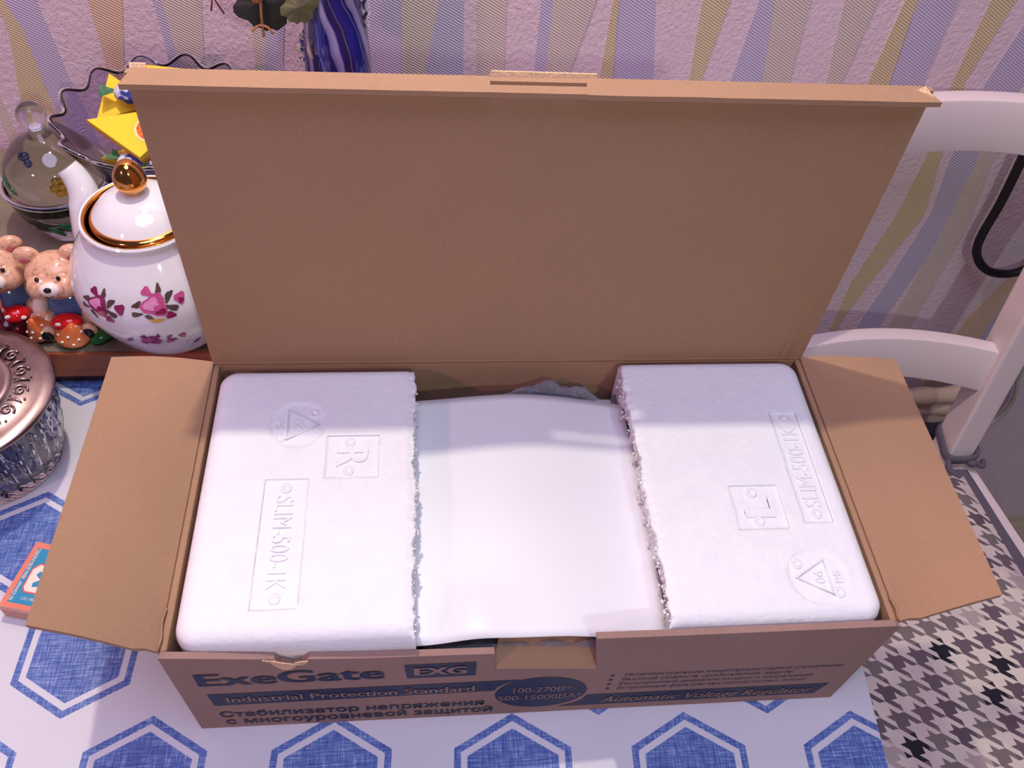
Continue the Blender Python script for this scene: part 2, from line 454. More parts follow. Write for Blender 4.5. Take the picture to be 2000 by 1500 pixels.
def cloth_mat():
    t = NT('hexagon_tablecloth')
    ph = math.radians(-2.4); pu, pv, hw, hh = 0.1158, 0.168, 0.0380, 0.0428
    # top apex of one hexagon of the print lies at (-.2418, .0098)
    tc = t.n('ShaderNodeTexCoord'); sp = t.n('ShaderNodeSeparateXYZ'); t.link(tc.outputs['Object'], sp.inputs[0])
    X = t.math('SUBTRACT', sp.outputs['X'], -0.2418); Y = t.math('SUBTRACT', sp.outputs['Y'], 0.0098)
    u = t.math('ADD', t.math('MULTIPLY', X, math.cos(ph)), t.math('MULTIPLY', Y, math.sin(ph)))
    v = t.math('ADD', t.math('MULTIPLY', X, -math.sin(ph)), t.math('MULTIPLY', Y, math.cos(ph)))
    v = t.math('ADD', v, hh)
    def lattice(du, dv):
        def cen(a, off, p):
            q = t.math('DIVIDE', t.math('ADD', a, off), p)
            q = t.math('SUBTRACT', q, t.math('ROUND', q))
            return t.math('ABSOLUTE', t.math('MULTIPLY', q, p))
        au, av = cen(u, du, pu), cen(v, dv, pv)
        d1 = t.math('SUBTRACT', au, hw)
        d2 = t.math('MULTIPLY', t.math('SUBTRACT', t.math('ADD', av, t.math('MULTIPLY', au, 0.582)), hh), 0.864)
        return t.math('MAXIMUM', d1, d2)
    d = t.math('MINIMUM', lattice(0, 0), lattice(pu/2, pv/2))
    edge = t.noise(t.coords(), 900, 2)
    d = t.math('ADD', d, t.math('MULTIPLY', t.math('SUBTRACT', edge, 0.5), 0.0008))
    inside = t.math('LESS_THAN', d, 0.0)
    gap = t.math('MULTIPLY', t.math('LESS_THAN', d, -0.0044), t.math('GREATER_THAN', d, -0.0085))
    mask = t.math('SUBTRACT', inside, gap)
    n1 = t.noise(t.coords(scale=(60, 900, 1), rot=(0, 0, ph)), 1.0, 3, 0.7)
    n2 = t.noise(t.coords(scale=(900, 60, 1), rot=(0, 0, ph)), 1.0, 3, 0.7)
    lin = t.math('ADD', t.math('MULTIPLY', n1, 0.5), t.math('MULTIPLY', n2, 0.5))
    blue = t.ramp(lin, [(0.36, srgb(44, 66, 138)), (0.50, srgb(84, 112, 178)), (0.66, srgb(168, 186, 222))])
    white = t.ramp(t.noise(t.coords(), 9, 2), [(0.3, (0.63, 0.63, 0.67, 1)), (0.7, (0.67, 0.67, 0.71, 1))])
    t.color(t.mix(mask, white, blue)); t.set(Roughness=0.55)
    t.bump(lin, 0.06, 0.0004)
    return t.m
M['tablecloth'] = cloth_mat()

def hounds_mat():
    t = NT('houndstooth_fabric')
    s = 1/0.0275
    v = t.coords(scale=(s, s, s), rot=(0, 0, math.radians(-10)))
    sp = t.n('ShaderNodeSeparateXYZ'); t.link(v, sp.inputs[0]); x, y = sp.outputs['X'], sp.outputs['Y']
    fx, fy = t.math('FRACT', x), t.math('FRACT', y)
    dx = t.math('LESS_THAN', fx, 0.5); dy = t.math('LESS_THAN', fy, 0.5)
    tw = t.math('LESS_THAN', t.math('FRACT', t.math('MULTIPLY', t.math('ADD', x, y), 2.0)), 0.5)
    dark = t.math('ADD', t.math('MULTIPLY', tw, dx), t.math('MULTIPLY', t.math('SUBTRACT', 1.0, tw), dy))
    cb = t.n('ShaderNodeCombineXYZ')
    t.link(t.math('FLOOR', t.math('ADD', x, 0.25)), cb.inputs[0]); t.link(t.math('FLOOR', t.math('ADD', y, 0.25)), cb.inputs[1])
    wn = t.n('ShaderNodeTexWhiteNoise', noise_dimensions='2D'); t.link(cb.outputs[0], wn.inputs['Vector'])
    cr = t.n('ShaderNodeValToRGB'); cr.color_ramp.interpolation = 'CONSTANT'
    st = [(0.0, srgb(34, 30, 42)), (0.16, srgb(112, 92, 100)), (0.45, srgb(128, 112, 110)), (0.70, srgb(104, 84, 92)), (0.88, srgb(186, 164, 160))]
    e = cr.color_ramp.elements
    while len(e) < len(st): e.new(0.5)
    for i, (p, c) in enumerate(st): e[i].position = p; e[i].color = c
    t.link(wn.outputs['Value'], cr.inputs['Fac'])
    pale = t.ramp(t.noise(t.coords(), 14, 2), [(0.35, srgb(214, 190, 186)), (0.65, srgb(232, 216, 200))])
    t.color(t.mix(dark, pale, cr.outputs['Color'])); t.set(Roughness=0.9)
    t.bump(t.noise(t.coords(), 900, 2), 0.2, 0.0005)
    return t.m
M['hounds'] = hounds_mat()

# ------------------------------------------------------------------ setting: floor and papered wall
YW = 0.565
bm = bmesh.new(); box(bm, -2.2, 2.4, -2.2, YW+0.1, -0.80, -0.75)
struct(obj('floor', bm, M['floor'], smooth=False))
bm = bmesh.new(); box(bm, -2.2, 2.4, YW, YW+0.1, -0.75, 1.95)
wall = struct(obj('wall_back', bm, M['wall'], smooth=False))
STRIPES = [
 ('lilac', [(-0.426, -0.396, 0.187), (-0.415, -0.391, 0.087)]),
 ('yellow', [(-0.431, -0.424, 0.191), (-0.43, -0.417, 0.159), (-0.446, -0.417, 0.078)]),
 ('orangew', [(-0.353, -0.324, 0.19), (-0.354, -0.331, 0.161), (-0.355, -0.339, 0.128)]),
 ('lilac', [(-0.298, -0.291, 0.191), (-0.297, -0.289, 0.138)]),
 ('beige', [(-0.291, -0.257, 0.192), (-0.289, -0.265, 0.138)]),
 ('beige', [(-0.216, -0.201, 0.194), (-0.22, -0.211, 0.135)]),
 ('lilac', [(-0.201, -0.185, 0.194), (-0.211, -0.194, 0.135)]),
 ('lilac', [(-0.115, -0.082, 0.197), (-0.114, -0.083, 0.133)]),
 ('beige', [(-0.082, -0.049, 0.198), (-0.083, -0.061, 0.133)]),
 ('lilac', [(-0.049, -0.027, 0.199), (-0.061, -0.026, 0.134)]),
 ('beige', [(-0.015, 0.012, 0.201), (-0.012, 0.014, 0.13)]),
 ('lilac', [(0.043, 0.054, 0.202), (0.043, 0.054, 0.126)]),
 ('beige', [(0.054, 0.093, 0.203), (0.054, 0.075, 0.121)]),
 ('yellow', [(0.109, 0.114, 0.204), (0.108, 0.121, 0.122)]),
 ('lilac', [(0.114, 0.148, 0.205), (0.122, 0.162, 0.123)]),
 ('yellow', [(0.192, 0.218, 0.207), (0.198, 0.21, 0.124)]),
 ('lilac', [(0.245, 0.259, 0.209), (0.24, 0.273, 0.123)]),
 ('beige', [(0.259, 0.294, 0.21), (0.273, 0.301, 0.123)]),
 ('beige', [(0.326, 0.358, 0.212), (0.339, 0.355, 0.125)]),
 ('yellow', [(0.384, 0.396, 0.213), (0.382, 0.405, 0.126)]),
 ('lilac', [(0.396, 0.435, 0.214), (0.406, 0.44, 0.127)]),
 ('yellow', [(0.468, 0.493, 0.216), (0.471, 0.485, 0.131), (0.485, 0.503, 0.038), (0.486, 0.52, -0.039), (0.473, 0.499, -0.149), (0.476, 0.488, -0.211)]),
 ('lilac', [(0.516, 0.556, 0.218), (0.507, 0.548, 0.132), (0.514, 0.545, 0.039), (0.527, 0.56, -0.038), (0.521, 0.551, -0.149), (0.514, 0.545, -0.211)]),
 ('beige', [(0.553, 0.589, 0.133), (0.546, 0.564, 0.039), (0.554, 0.583, -0.064), (0.556, 0.588, -0.212)]),
 ('orangew', [(0.698, 0.722, 0.042), (0.681, 0.697, -0.144), (0.663, 0.700, -0.212)]),
 ('lilac', [(0.722, 0.778, 0.042), (0.697, 0.725, -0.144), (0.70, 0.724, -0.213)]),
]
for off in (-0.25, -0.47):                       # the paper goes on to the left of the view
    for k in (2, 3, 4, 5):
        a = STRIPES[k][1]; STRIPES.append((STRIPES[k][0], [(p[0]+off, p[1]+off, p[2]) for p in a]))
for si, (kind, rows) in enumerate(STRIPES):
    rows = [(rows[0][0], rows[0][1], 1.94)]+list(rows)+[(rows[-1][0], rows[-1][1], -0.74)]
    L = [Vector((r[0], 0, r[2])) for r in rows]; R = [Vector((r[1], 0, r[2])) for r in rows]
    bm = bmesh.new()
    y = YW-0.0004-0.00012*(si % 7)
    A = [bm.verts.new((p.x, y, p.z)) for p in L]; B = [bm.verts.new((p.x, y, p.z)) for p in R]
    A2 = [bm.verts.new((p.x, YW, p.z)) for p in L]; B2 = [bm.verts.new((p.x, YW, p.z)) for p in R]
    for i in range(len(A)-1):
        bm.faces.new((A[i], A[i+1], B[i+1], B[i]))
        bm.faces.new((A2[i], A2[i+1], A[i+1], A[i])); bm.faces.new((B[i], B[i+1], B2[i+1], B2[i]))
    obj('wallpaper_stripe', bm, M[kind], wall, smooth=False)

# ------------------------------------------------------------------ table and cloth
table = thing('dining_table', 'dining table standing against the papered wall under the hexagon cloth', 'table', (-0.4, 0.1, -0.75))
XE = lambda y: 0.2388+0.084*y
bm = bmesh.new()
prism(bm, [Vector((-1.10, -0.50, -0.030)), Vector((XE(-0.5)-0.003, -0.50, -0.030)), Vector((XE(0.55)-0.003, 0.55, -0.030)), Vector((-1.10, 0.55, -0.030))], (0, 0, 1), 0.028, 0.003)
obj('tabletop', bm, M['tableboard'], table, smooth=False)
for lx, ly in ((-1.04, -0.44), (0.13, -0.44), (-1.04, 0.49), (0.20, 0.49)):
    bm = bmesh.new(); box(bm, lx-0.025, lx+0.025, ly-0.025, ly+0.025, -0.75, -0.030, 0.004)
    obj('leg', bm, M['tableboard'], table, smooth=False)
bm = bmesh.new()
nx, ny = 60, 50
G = []
for j in range(ny+1):
    y = -0.505+1.058*j/ny; row = []
    for i in range(nx+1):
        x0 = -1.105; x = x0+(XE(y)-x0)*i/nx
        z = 0.0
        row.append(bm.verts.new((x, y, z)))
    G.append(row)
for j in range(ny):
    for i in range(nx): bm.faces.new((G[j][i], G[j][i+1], G[j+1][i+1], G[j+1][i]))
def hang(loop, dirv):                                    # the hem hangs down over the table edge
    prev = loop
    for k in range(1, 7):
        cur = []
        for i, v in enumerate(loop):
            wob = 0.004*math.sin(i*0.9)*k/6
            cur.append(bm.verts.new(v.co+Vector(dirv)*(0.002+wob if k else 0)+Vector((0, 0, -0.022*k))))
        for i in range(len(loop)-1): bm.faces.new((prev[i], cur[i], cur[i+1], prev[i+1]))
        prev = cur
hang([G[0][i] for i in range(nx+1)], (0, -1, 0)); hang([G[j][nx] for j in range(ny+1)], (1, 0, 0)); hang([G[ny-j][0] for j in range(ny+1)], (-1, 0, 0))
FIX.add(id(bm))
tag(obj('tablecloth', bm, M['tablecloth'], angle=0.8), 'white tablecloth printed with blue linen hexagons covering the table', 'tablecloth')

# ------------------------------------------------------------------ cardboard box
D, H, W2, T = 0.211, 0.116, 0.210, 0.004
carton = thing('cardboard_box', 'open brown cardboard box with raised lid and dark blue printing on its front', 'box', (0, 0.1, 0))
bm = bmesh.new(); box(bm, -W2+T, W2-T, T, D-T, 0.0005, 0.0045)
obj('bottom_panel', bm, M['kraft'], carton, smooth=False)
bm = bmesh.new(); box(bm, -W2, W2, D-T, D, 0.0005, H, 0.0006, 1)
obj('back_panel', bm, M['kraft'], carton, smooth=False)
for sx, nm in ((-1, 'side_panel'), (1, 'side_panel')):
    bm = bmesh.new(); box(bm, sx*W2-(T if sx > 0 else 0), sx*W2+(T if sx < 0 else 0), T, D-T, 0.0005, H, 0.0006, 1)
    obj(nm, bm, M['kraft'], carton, smooth=False)
# front panel with an uneven, partly torn rim and a notch at the locking tab
RIM = [(-0.210, 0.1155), (-0.19, 0.1130), (-0.155, 0.1085), (-0.150, 0.1075), (-0.147, 0.1010), (-0.141, 0.0965), (-0.136, 0.1000), (-0.131, 0.1060), (-0.10, 0.1040), (-0.06, 0.1032), (-0.0275, 0.1024), (-0.0262, 0.0990), (-0.0258, 0.0810),
       (0.0296, 0.1176), (0.08, 0.1172), (0.15, 0.1174), (0.207, 0.1178), (0.210, 0.1160)]
bm = bmesh.new()
def slab(p): prism(bm, [Vector((x, 0, z)) for x, z in p], (0, 1, 0), T)
slab([(-0.210, 0.0005), (0.210, 0.0005), (0.210, 0.0738), (-0.210, 0.0738)])
LEFT = [r for r in RIM if r[0] < -0.0255]; RIGHT = [r for r in RIM if r[0] > 0.0290]
for (xa, za), (xb, zb) in zip(LEFT, LEFT[1:]): slab([(xa, 0.0738), (xb, 0.0738), (xb, zb), (xa, za)])
slab([(-0.0258, 0.0738), (0.0355, 0.0738), (-0.0258, 0.0808)])
slab([(0.0357, 0.0738), (0.0800, 0.0738), (0.0800, 0.1172), (0.0296, 0.1176)])
for (xa, za), (xb, zb) in zip(RIGHT[1:], RIGHT[2:]):
    if xa >= 0.0799: slab([(xa, 0.0738), (xb, 0.0738), (xb, zb), (xa, za)])
FIX.add(id(bm))
front = obj('front_panel', bm, M['kraft_out'], carton, smooth=False)
# tab bent inwards over the notch, rounded free end
bm = bmesh.new()
def tabz(x): return 0.0810+(x+0.0258)/(0.0613)*(0.0738-0.0810)
pl = []
for x, d in ((-0.0256, 0.0), (0.0353, 0.0), (0.0353, 0.010), (0.0345, 0.0145), (0.0315, 0.0185), (0.027, 0.0200), (-0.015, 0.0200), (-0.0205, 0.0188), (-0.0240, 0.0150), (-0.0256, 0.009)):
    bend = 0.0022*min(1, d/0.004)
    pl.append(Vector((x, -0.001+d*0.88, tabz(x)+0.0012+d*0.60+bend)))
prism(bm, pl, Vector((0, 0.55, -0.83)), 0.003); FIX.add(id(bm))
obj('locking_tab', bm, M['kraft'], carton, smooth=False, label='tan tab bent inwards')
# torn layers at the rim
for k, pts in enumerate(([(-0.1530, -0.0004, 0.1072), (-0.1480, -0.0016, 0.1086), (-0.1420, -0.0018, 0.1062), (-0.1375, -0.0008, 0.1020), (-0.1410, -0.0014, 0.0975), (-0.1460, -0.0012, 0.0962), (-0.1500, -0.0006, 0.1010)],
                         [(-0.1390, -0.0006, 0.1040), (-0.1345, -0.0014, 0.1075), (-0.1312, -0.0010, 0.1064), (-0.1335, -0.0008, 0.1022), (-0.1372, -0.0008, 0.1005)],
                         [(-0.1560, -0.0004, 0.1086), (-0.1525, -0.0014, 0.1100), (-0.1490, -0.0006, 0.1080), (-0.1518, -0.0006, 0.1062)])):
    bm = bmesh.new(); prism(bm, [Vector(p) for p in pts], (0, -1, 0.1), 0.0006); FIX.add(id(bm))
    obj('torn_layer', bm, M['torn'], front, smooth=False, label='torn pale board layer')
# print on the front
PL = lambda u, v, wz: Vector((u, -0.0004-wz, v))
def flatpoly(name, pts, mat, parent, off=-0.0003):
    bm = bmesh.new(); bm.faces.new([bm.verts.new((x, off, z)) for x, z in pts]); return obj(name, bm, mat, parent, smooth=False)
text('printed_lettering', 'ExeGate', (-0.1970, -0.0905, 0.0735, 0.0912), M['ink'], front, PL, bold=0.022)
flatpoly('printed_emblem', [(-0.0790, 0.0918), (-0.0373, 0.0922), (-0.0372, 0.0715), (-0.0776, 0.0713)], M['ink'], front)
text('printed_lettering', 'EXG', (-0.0735, -0.0425, 0.0765, 0.0875), M['ink_kraft'], front, lambda u, v, z: Vector((u, -0.0006-z, v)), bold=0.035)
flatpoly('printed_band', [(-0.1953, 0.0598), (-0.0085, 0.0606), (-0.0180, 0.0555), (-0.0230, 0.0500), (-0.0245, 0.0443), (-0.1941, 0.0407)], M['ink'], front)
text('printed_lettering', 'Industrial Protection Standard', (-0.1855, -0.0370, 0.0470, 0.0556), M['ink_kraft'], front, lambda u, v, z: Vector((u, -0.0006-z, v)), bold=0.008)
text('printed_lettering', 'Стабилизатор напряжения', (-0.1942, -0.0300, 0.0205, 0.0296), M['ink'], front, PL, bold=0.015)
text('printed_lettering', 'с многоуровневой защитой', (-0.1928, -0.0241, 0.0075, 0.0170), M['ink'], front, PL, bold=0.015)
flatpoly('printed_disc', [(0.0055+0.0292*math.cos(a*PI/24), 0.0372+0.0258*math.sin(a*PI/24)) for a in range(48)], M['ink'], front)
text('printed_lettering', '100-270В*', (-0.0125, 0.0240, 0.0395, 0.0475), M['ink_kraft'], front, lambda u, v, z: Vector((u, -0.0006-z, v)))
text('printed_lettering', '500-15000ВА*', (-0.0215, 0.0325, 0.0265, 0.0345), M['ink_kraft'], front, lambda u, v, z: Vector((u, -0.0006-z, v)))
flatpoly('printed_band', [(0.0360, 0.0290), (0.1985, 0.0290), (0.1940, 0.0112), (0.0190, 0.0100), (0.0285, 0.0148), (0.0335, 0.0205)], M['ink'], front)
text('printed_lettering', 'Automatic Voltage Regulator', (0.0462, 0.1885, 0.0158, 0.0252), M['ink_kraft'], front, lambda u, v, z: Vector((u, -0.0006-z, v)), bold=0.006, shear=0.25)
BUL = ['Интеллектуальное микропроцессорное управление', 'Высокая скорость срабатывания защиты', 'Расширенный диапазон входного напряжения', 'Встроенные фильтры высокочастотных помех']
for k, (s, x1) in enumerate(zip(BUL, (0.1960, 0.1656, 0.1806, 0.1795))):
    z0 = 0.0585-0.0073*k
    text('printed_lettering', s, (0.0552-0.0004*k, x1, z0, z0+0.0044), M['ink'], front, PL, shear=0.2, bold=-0.004)
    flatpoly('printed_bullet', [(0.0478+0.0014*math.cos(a*PI/6), z0+0.0020+0.0014*math.sin(a*PI/6)) for a in range(12)], M['ink'], front)

# lid: panel, crease lines, folded lip with a slot
LZ = 0.3372
bm = bmesh.new()
N = 16
def lidy(x, z): return D-0.0015*math.sin((z-H)/(LZ-H)*PI)*(0.5+0.5*math.sin(3*x))
Gv = [[[bm.verts.new((-W2+2*W2*i/N, lidy(-W2+2*W2*i/N, H+(LZ-H)*j/N)-(T if s == 0 else 0), H+0.0015+(LZ-H-0.0015)*j/N)) for i in range(N+1)] for j in range(N+1)] for s in (0, 1)]
for j in range(N):
    for i in range(N):
        a = Gv[0]; bm.faces.new((a[j][i], a[j][i+1], a[j+1][i+1], a[j+1][i]))
        a = Gv[1]; bm.faces.new((a[j][i+1], a[j][i], a[j+1][i], a[j+1][i+1]))
for i in range(N):
    for j in (0, N):
        bm.faces.new((Gv[0][j][i], Gv[1][j][i], Gv[1][j][i+1], Gv[0][j][i+1]))
        bm.faces.new((Gv[0][i][j], Gv[1][i][j], Gv[1][i+1][j], Gv[0][i+1][j]))
FIX.add(id(bm))
lid = obj('lid', bm, M['kraft_y'], carton, smooth=False)
bm = bmesh.new(); box(bm, -W2+0.003, W2-0.003, D-T-0.0006, D-T+0.001, H+0.002, H+0.0032)
box(bm, W2-0.012, W2-0.0108, D-T-0.0008, D-T+0.001, H+0.004, LZ-0.03); box(bm, W2-0.018, W2-0.0172, D-T-0.0006, D-T+0.001, H+0.004, LZ-0.06)
obj('crease', bm, M['kraft_y'], lid, smooth=False)
# lip: bends towards the viewer from the top fold; the slot lets light through
def lip(bm, x0, x1, ya, yb, chl=0, chr_=0):
    n = 10; rows = []
    for i in range(n+1):
        x = x0+(x1-x0)*i/n
        jag = 0.0006*noise.noise(Vector((x*60, 2, 0)))
        rows.append((x, jag))
    top = []
    for (x, jag) in rows:
        zf = LZ+0.0008
        pa = Vector((x, ya, zf+(D-ya)*-0.10)); pb = Vector((x, yb+jag, zf+(D-yb)*-0.10-0.0004))
        if chl and x == rows[0][0]: pb = pb+Vector((-0.0005, 0, 0)); pa = pa+Vector((chl, 0, 0))
        if chr_ and x == rows[-1][0]: pb = pb+Vector((0.0005, 0, 0)); pa = pa+Vector((-chr_, 0, 0))
        top.append((pa, pb))
    V = [[bm.verts.new(p) for p in t] for t in top]; U = [[bm.verts.new(p-Vector((0, 0, 0.003))) for p in t] for t in top]
    for i in range(n):
        bm.faces.new((V[i][0], V[i+1][0], V[i+1][1], V[i][1])); bm.faces.new((U[i][0], U[i][1], U[i+1][1], U[i+1][0]))
        bm.faces.new((V[i][0], U[i][0], U[i+1][0], V[i+1][0])); bm.faces.new((V[i][1], V[i+1][1], U[i+1][1], U[i][1]))
    for i in (0, n): bm.faces.new((V[i][0], V[i][1], U[i][1], U[i][0]))
bm = bmesh.new()
lip(bm, -0.211, -0.0300, D-0.0005, 0.1980, chl=0.004); lip(bm, -0.0300, 0.0200, D-0.0075, 0.1980); lip(bm, 0.0200, 0.211, D-0.0005, 0.1975, chr_=0.007)
FIX.add(id(bm))
obj('lip', bm, M['kraft_y'], lid, smooth=False, label='bright folded lip along the top of the lid')
for pts, nn in (([(-0.030, D+0.0005, LZ), (0.0265, D+0.0005, LZ-0.0005), (0.0262, D+0.0015, LZ+0.0018), (-0.029, D+0.0015, LZ+0.0022)], (0, 1, 0)),
                ([(0.200, 0.2070, LZ+0.0005), (0.2075, 0.2010, LZ+0.0002), (0.204, 0.2070, LZ+0.0028)], (0, -0.3, -1)),
                ([(-0.2085, D, LZ), (-0.2005, D, LZ), (-0.2005, D+0.0015, LZ+0.0018), (-0.2085, D+0.0015, LZ+0.0018)], (0, 1, 0))):
    bm = bmesh.new(); prism(bm, [Vector(p) for p in pts], nn, 0.001); FIX.add(id(bm))
    obj('torn_sliver', bm, M['torn'], lid, smooth=False, label='torn sliver of board at the fold')

# side flaps, warped so that their near ends stand higher
def flap(sx, far, near):
    bm = bmesh.new(); n = 14; m = 10
    rows = []
    for j in range(n+1):
        v = j/n; y = 0.0012+(D-0.0024)*v
        hx = sx*W2; hz = H+0.001
        ex = near[0]*(1-v)+far[0]*v; ez = near[1]*(1-v)+far[1]*v
        row = []
        for i in range(m+1):
            u = i/m
            z = hz+(ez-hz)*u+0.003*math.sin(u*PI)*(1 if sx < 0 else 0.6)
            x = hx+(ex-hx)*u
            yy = y
            if u < 0.15 and v < 0.02: yy = y+0.002
            row.append(Vector((x, yy, z)))
        rows.append(row)
    A = [[bm.verts.new(p) for p in r] for r in rows]; B = [[bm.verts.new(p-Vector((0, 0, 0.0035))) for p in r] for r in rows]
    for j in range(n):
        for i in range(m):
            bm.faces.new((A[j][i], A[j][i+1], A[j+1][i+1], A[j+1][i])); bm.faces.new((B[j][i], B[j+1][i], B[j+1][i+1], B[j][i+1]))
        for i in (0, m): bm.faces.new((A[j][i], A[j+1][i], B[j+1][i], B[j][i]))
    for i in range(m):
        for j in (0, n): bm.faces.new((A[j][i], A[j][i+1], B[j][i+1], B[j][i]))
    FIX.add(id(bm))
    return obj('side_flap', bm, M['kraft'], carton, smooth=True, angle=0.7)
fl = flap(-1, (-0.2764, 0.1228), (-0.2619, 0.1613)); flap(1, (0.2866, 0.1124), (0.2545, 0.1529))
for pts in ([(-0.2095, 0.028, 0.1178), (-0.2105, 0.020, 0.1184), (-0.2090, 0.010, 0.1186), (-0.2100, 0.003, 0.1180)], [(0.2095, 0.004, 0.1180), (0.2105, 0.010, 0.1186), (0.2092, 0.018, 0.1180)]):
    bm = bmesh.new(); tube(bm, pts, 0.0007, 6)
    obj('crumpled_edge', bm, M['kraft'], carton, label='crumpled pale board at a flap fold')

# ------------------------------------------------------------------ foam blocks
def foam_block(xo, xi, y0, y1, zt, plates, label):
    """xo outer x, xi torn inner x"""
    s = 1 if xi > xo else -1
    root = thing('foam_block', label, 'packaging', ((xo+xi)/2, (y0+y1)/2, 0.015), 'foam end blocks in the box')
    step = 0.00125
    nx = int(abs(xi-xo)/step); ny = int((y1-y0)/step)
    Rc, Re = 0.013, 0.0095
    def tear(y, z=0.0):
        e = 0.0022*noise.noise(Vector((y*45, 3.1, z*30)))+0.0016*noise.noise(Vector((y*170, 7.7, z*120)))+0.0009*noise.noise(Vector((y*520, 1.3, z*420)))
        return s*e
    def pt(i, j):
        a = i/nx; y = y0+(y1-y0)*j/ny
        x = xo+(xi+tear(y)-xo)*a
        da = abs(x-xo); dy = min(y-y0, y1-y); d = min(da, dy)
        if da < Rc and dy < Rc:
            cy = y0+Rc if y-y0 < y1-y else y1-Rc; cx = xo+s*Rc
            vx, vy = x-cx, y-cy; L = math.hypot(vx, vy)
            m = max(abs(vx), abs(vy))
            if L > 1e-9:                        # squares mapped onto the rounded corner
                x = cx+vx*m/L; y = cy+vy*m/L; d = Rc-m
        z = zt
        if d < Re: z -= Re-math.sqrt(max(0, Re*Re-(Re-d)**2))
        z += 0.0003*noise.noise(Vector((x*22, y*22, 5)))
        if i > nx-4: z -= 0.0006*(i-nx+4)*(0.5+noise.noise(Vector((y*400, 0, 0))))
        for P in plates:
            if P[0] == 'rect':
                if P[1] < x < P[2] and P[3] < y < P[4]: z -= 0.0011
            elif math.hypot(x-P[1], y-P[2]) < P[3]: z -= 0.0011
        return (x, y, z)
    bm = bmesh.new()
    V = [[bm.verts.new(pt(i, j)) for i in range(nx+1)] for j in range(ny+1)]
    for j in range(ny):
        for i in range(nx):
            q = (V[j][i], V[j][i+1], V[j+1][i+1], V[j+1][i])
            bm.faces.new(q if s > 0 else q[::-1])
    outer = [V[0][i] for i in range(nx, -1, -1)]+[V[j][0] for j in range(1, ny+1)]+[V[ny][i] for i in range(1, nx+1)]
    prev = outer
    for zz in (zt-0.030, 0.045, 0.0052):
        cur = [bm.verts.new((v.co.x, v.co.y, zz)) for v in outer]
        for i in range(len(outer)-1): bm.faces.new((prev[i], prev[i+1], cur[i+1], cur[i]))
        prev = cur
    rows = 24; edge = [V[j][nx] for j in range(ny+1)]; prev = edge
    for k in range(1, rows+1):
        z = zt-(zt-0.0052)*k/rows
        cur = []
        for j, v in enumerate(edge):
            if j == 0: cur.append(bm.verts.new((v.co.x, v.co.y, z)))
            else:
                y = v.co.y
                cur.append(bm.verts.new((xi+tear(y, z-zt)*1.5-s*0.0035*min(1, k/3.0)+s*0.0012*noise.noise(Vector((y*330, z*330, 9))), y, z)))
        for j in range(ny):
            f = bm.faces.new((prev[j], prev[j+1], cur[j+1], cur[j]))
        prev = cur
    FIX.add(id(bm))
    body = obj('foam_body', bm, M['foam'], root, smooth=True)
    bm = bmesh.new()
    rnd = random.Random(7)
    for k in range(280):                                       # loose beads along the tear
        y = y0+0.003+(y1-y0-0.006)*rnd.random(); z = zt-0.001-abs(rnd.gauss(0, 0.007)); r = rnd.uniform(0.0005, 0.0012)
        ico(bm, (xi+tear(y)*1.1+s*rnd.uniform(-0.0022, 0.0008), y, z-r*0.6), r, 1)
    o = obj('torn_edge', bm, M['foam'], root, smooth=True); o['kind'] = 'stuff'
    return root, body
L_rect = ('rect', -0.1641, -0.1375, 0.0231, 0.1094); L_sq = ('rect', -0.1283, -0.0950, 0.1090, 0.1418); L_c = ('circ', -0.1477, 0.1513, 0.0176)
R_rect = ('rect', 0.1706, 0.1892, 0.0678, 0.1552); R_sq = ('rect', 0.1276, 0.1598, 0.0648, 0.0966); R_c = ('circ', 0.1680, 0.0314, 0.0180)
ZF = 0.1215
lf, lfb = foam_block(-0.2040, -0.0725, 0.0045, 0.2005, ZF, [L_rect, L_sq, L_c], 'left white foam end block with moulded letter R, torn along its inner edge')
rf, rfb = foam_block(0.2040, 0.0735, 0.0045, 0.2045, ZF, [R_rect, R_sq, R_c], 'right white foam end block with moulded letter L, torn along its inner edge')
ZP = ZF-0.0011
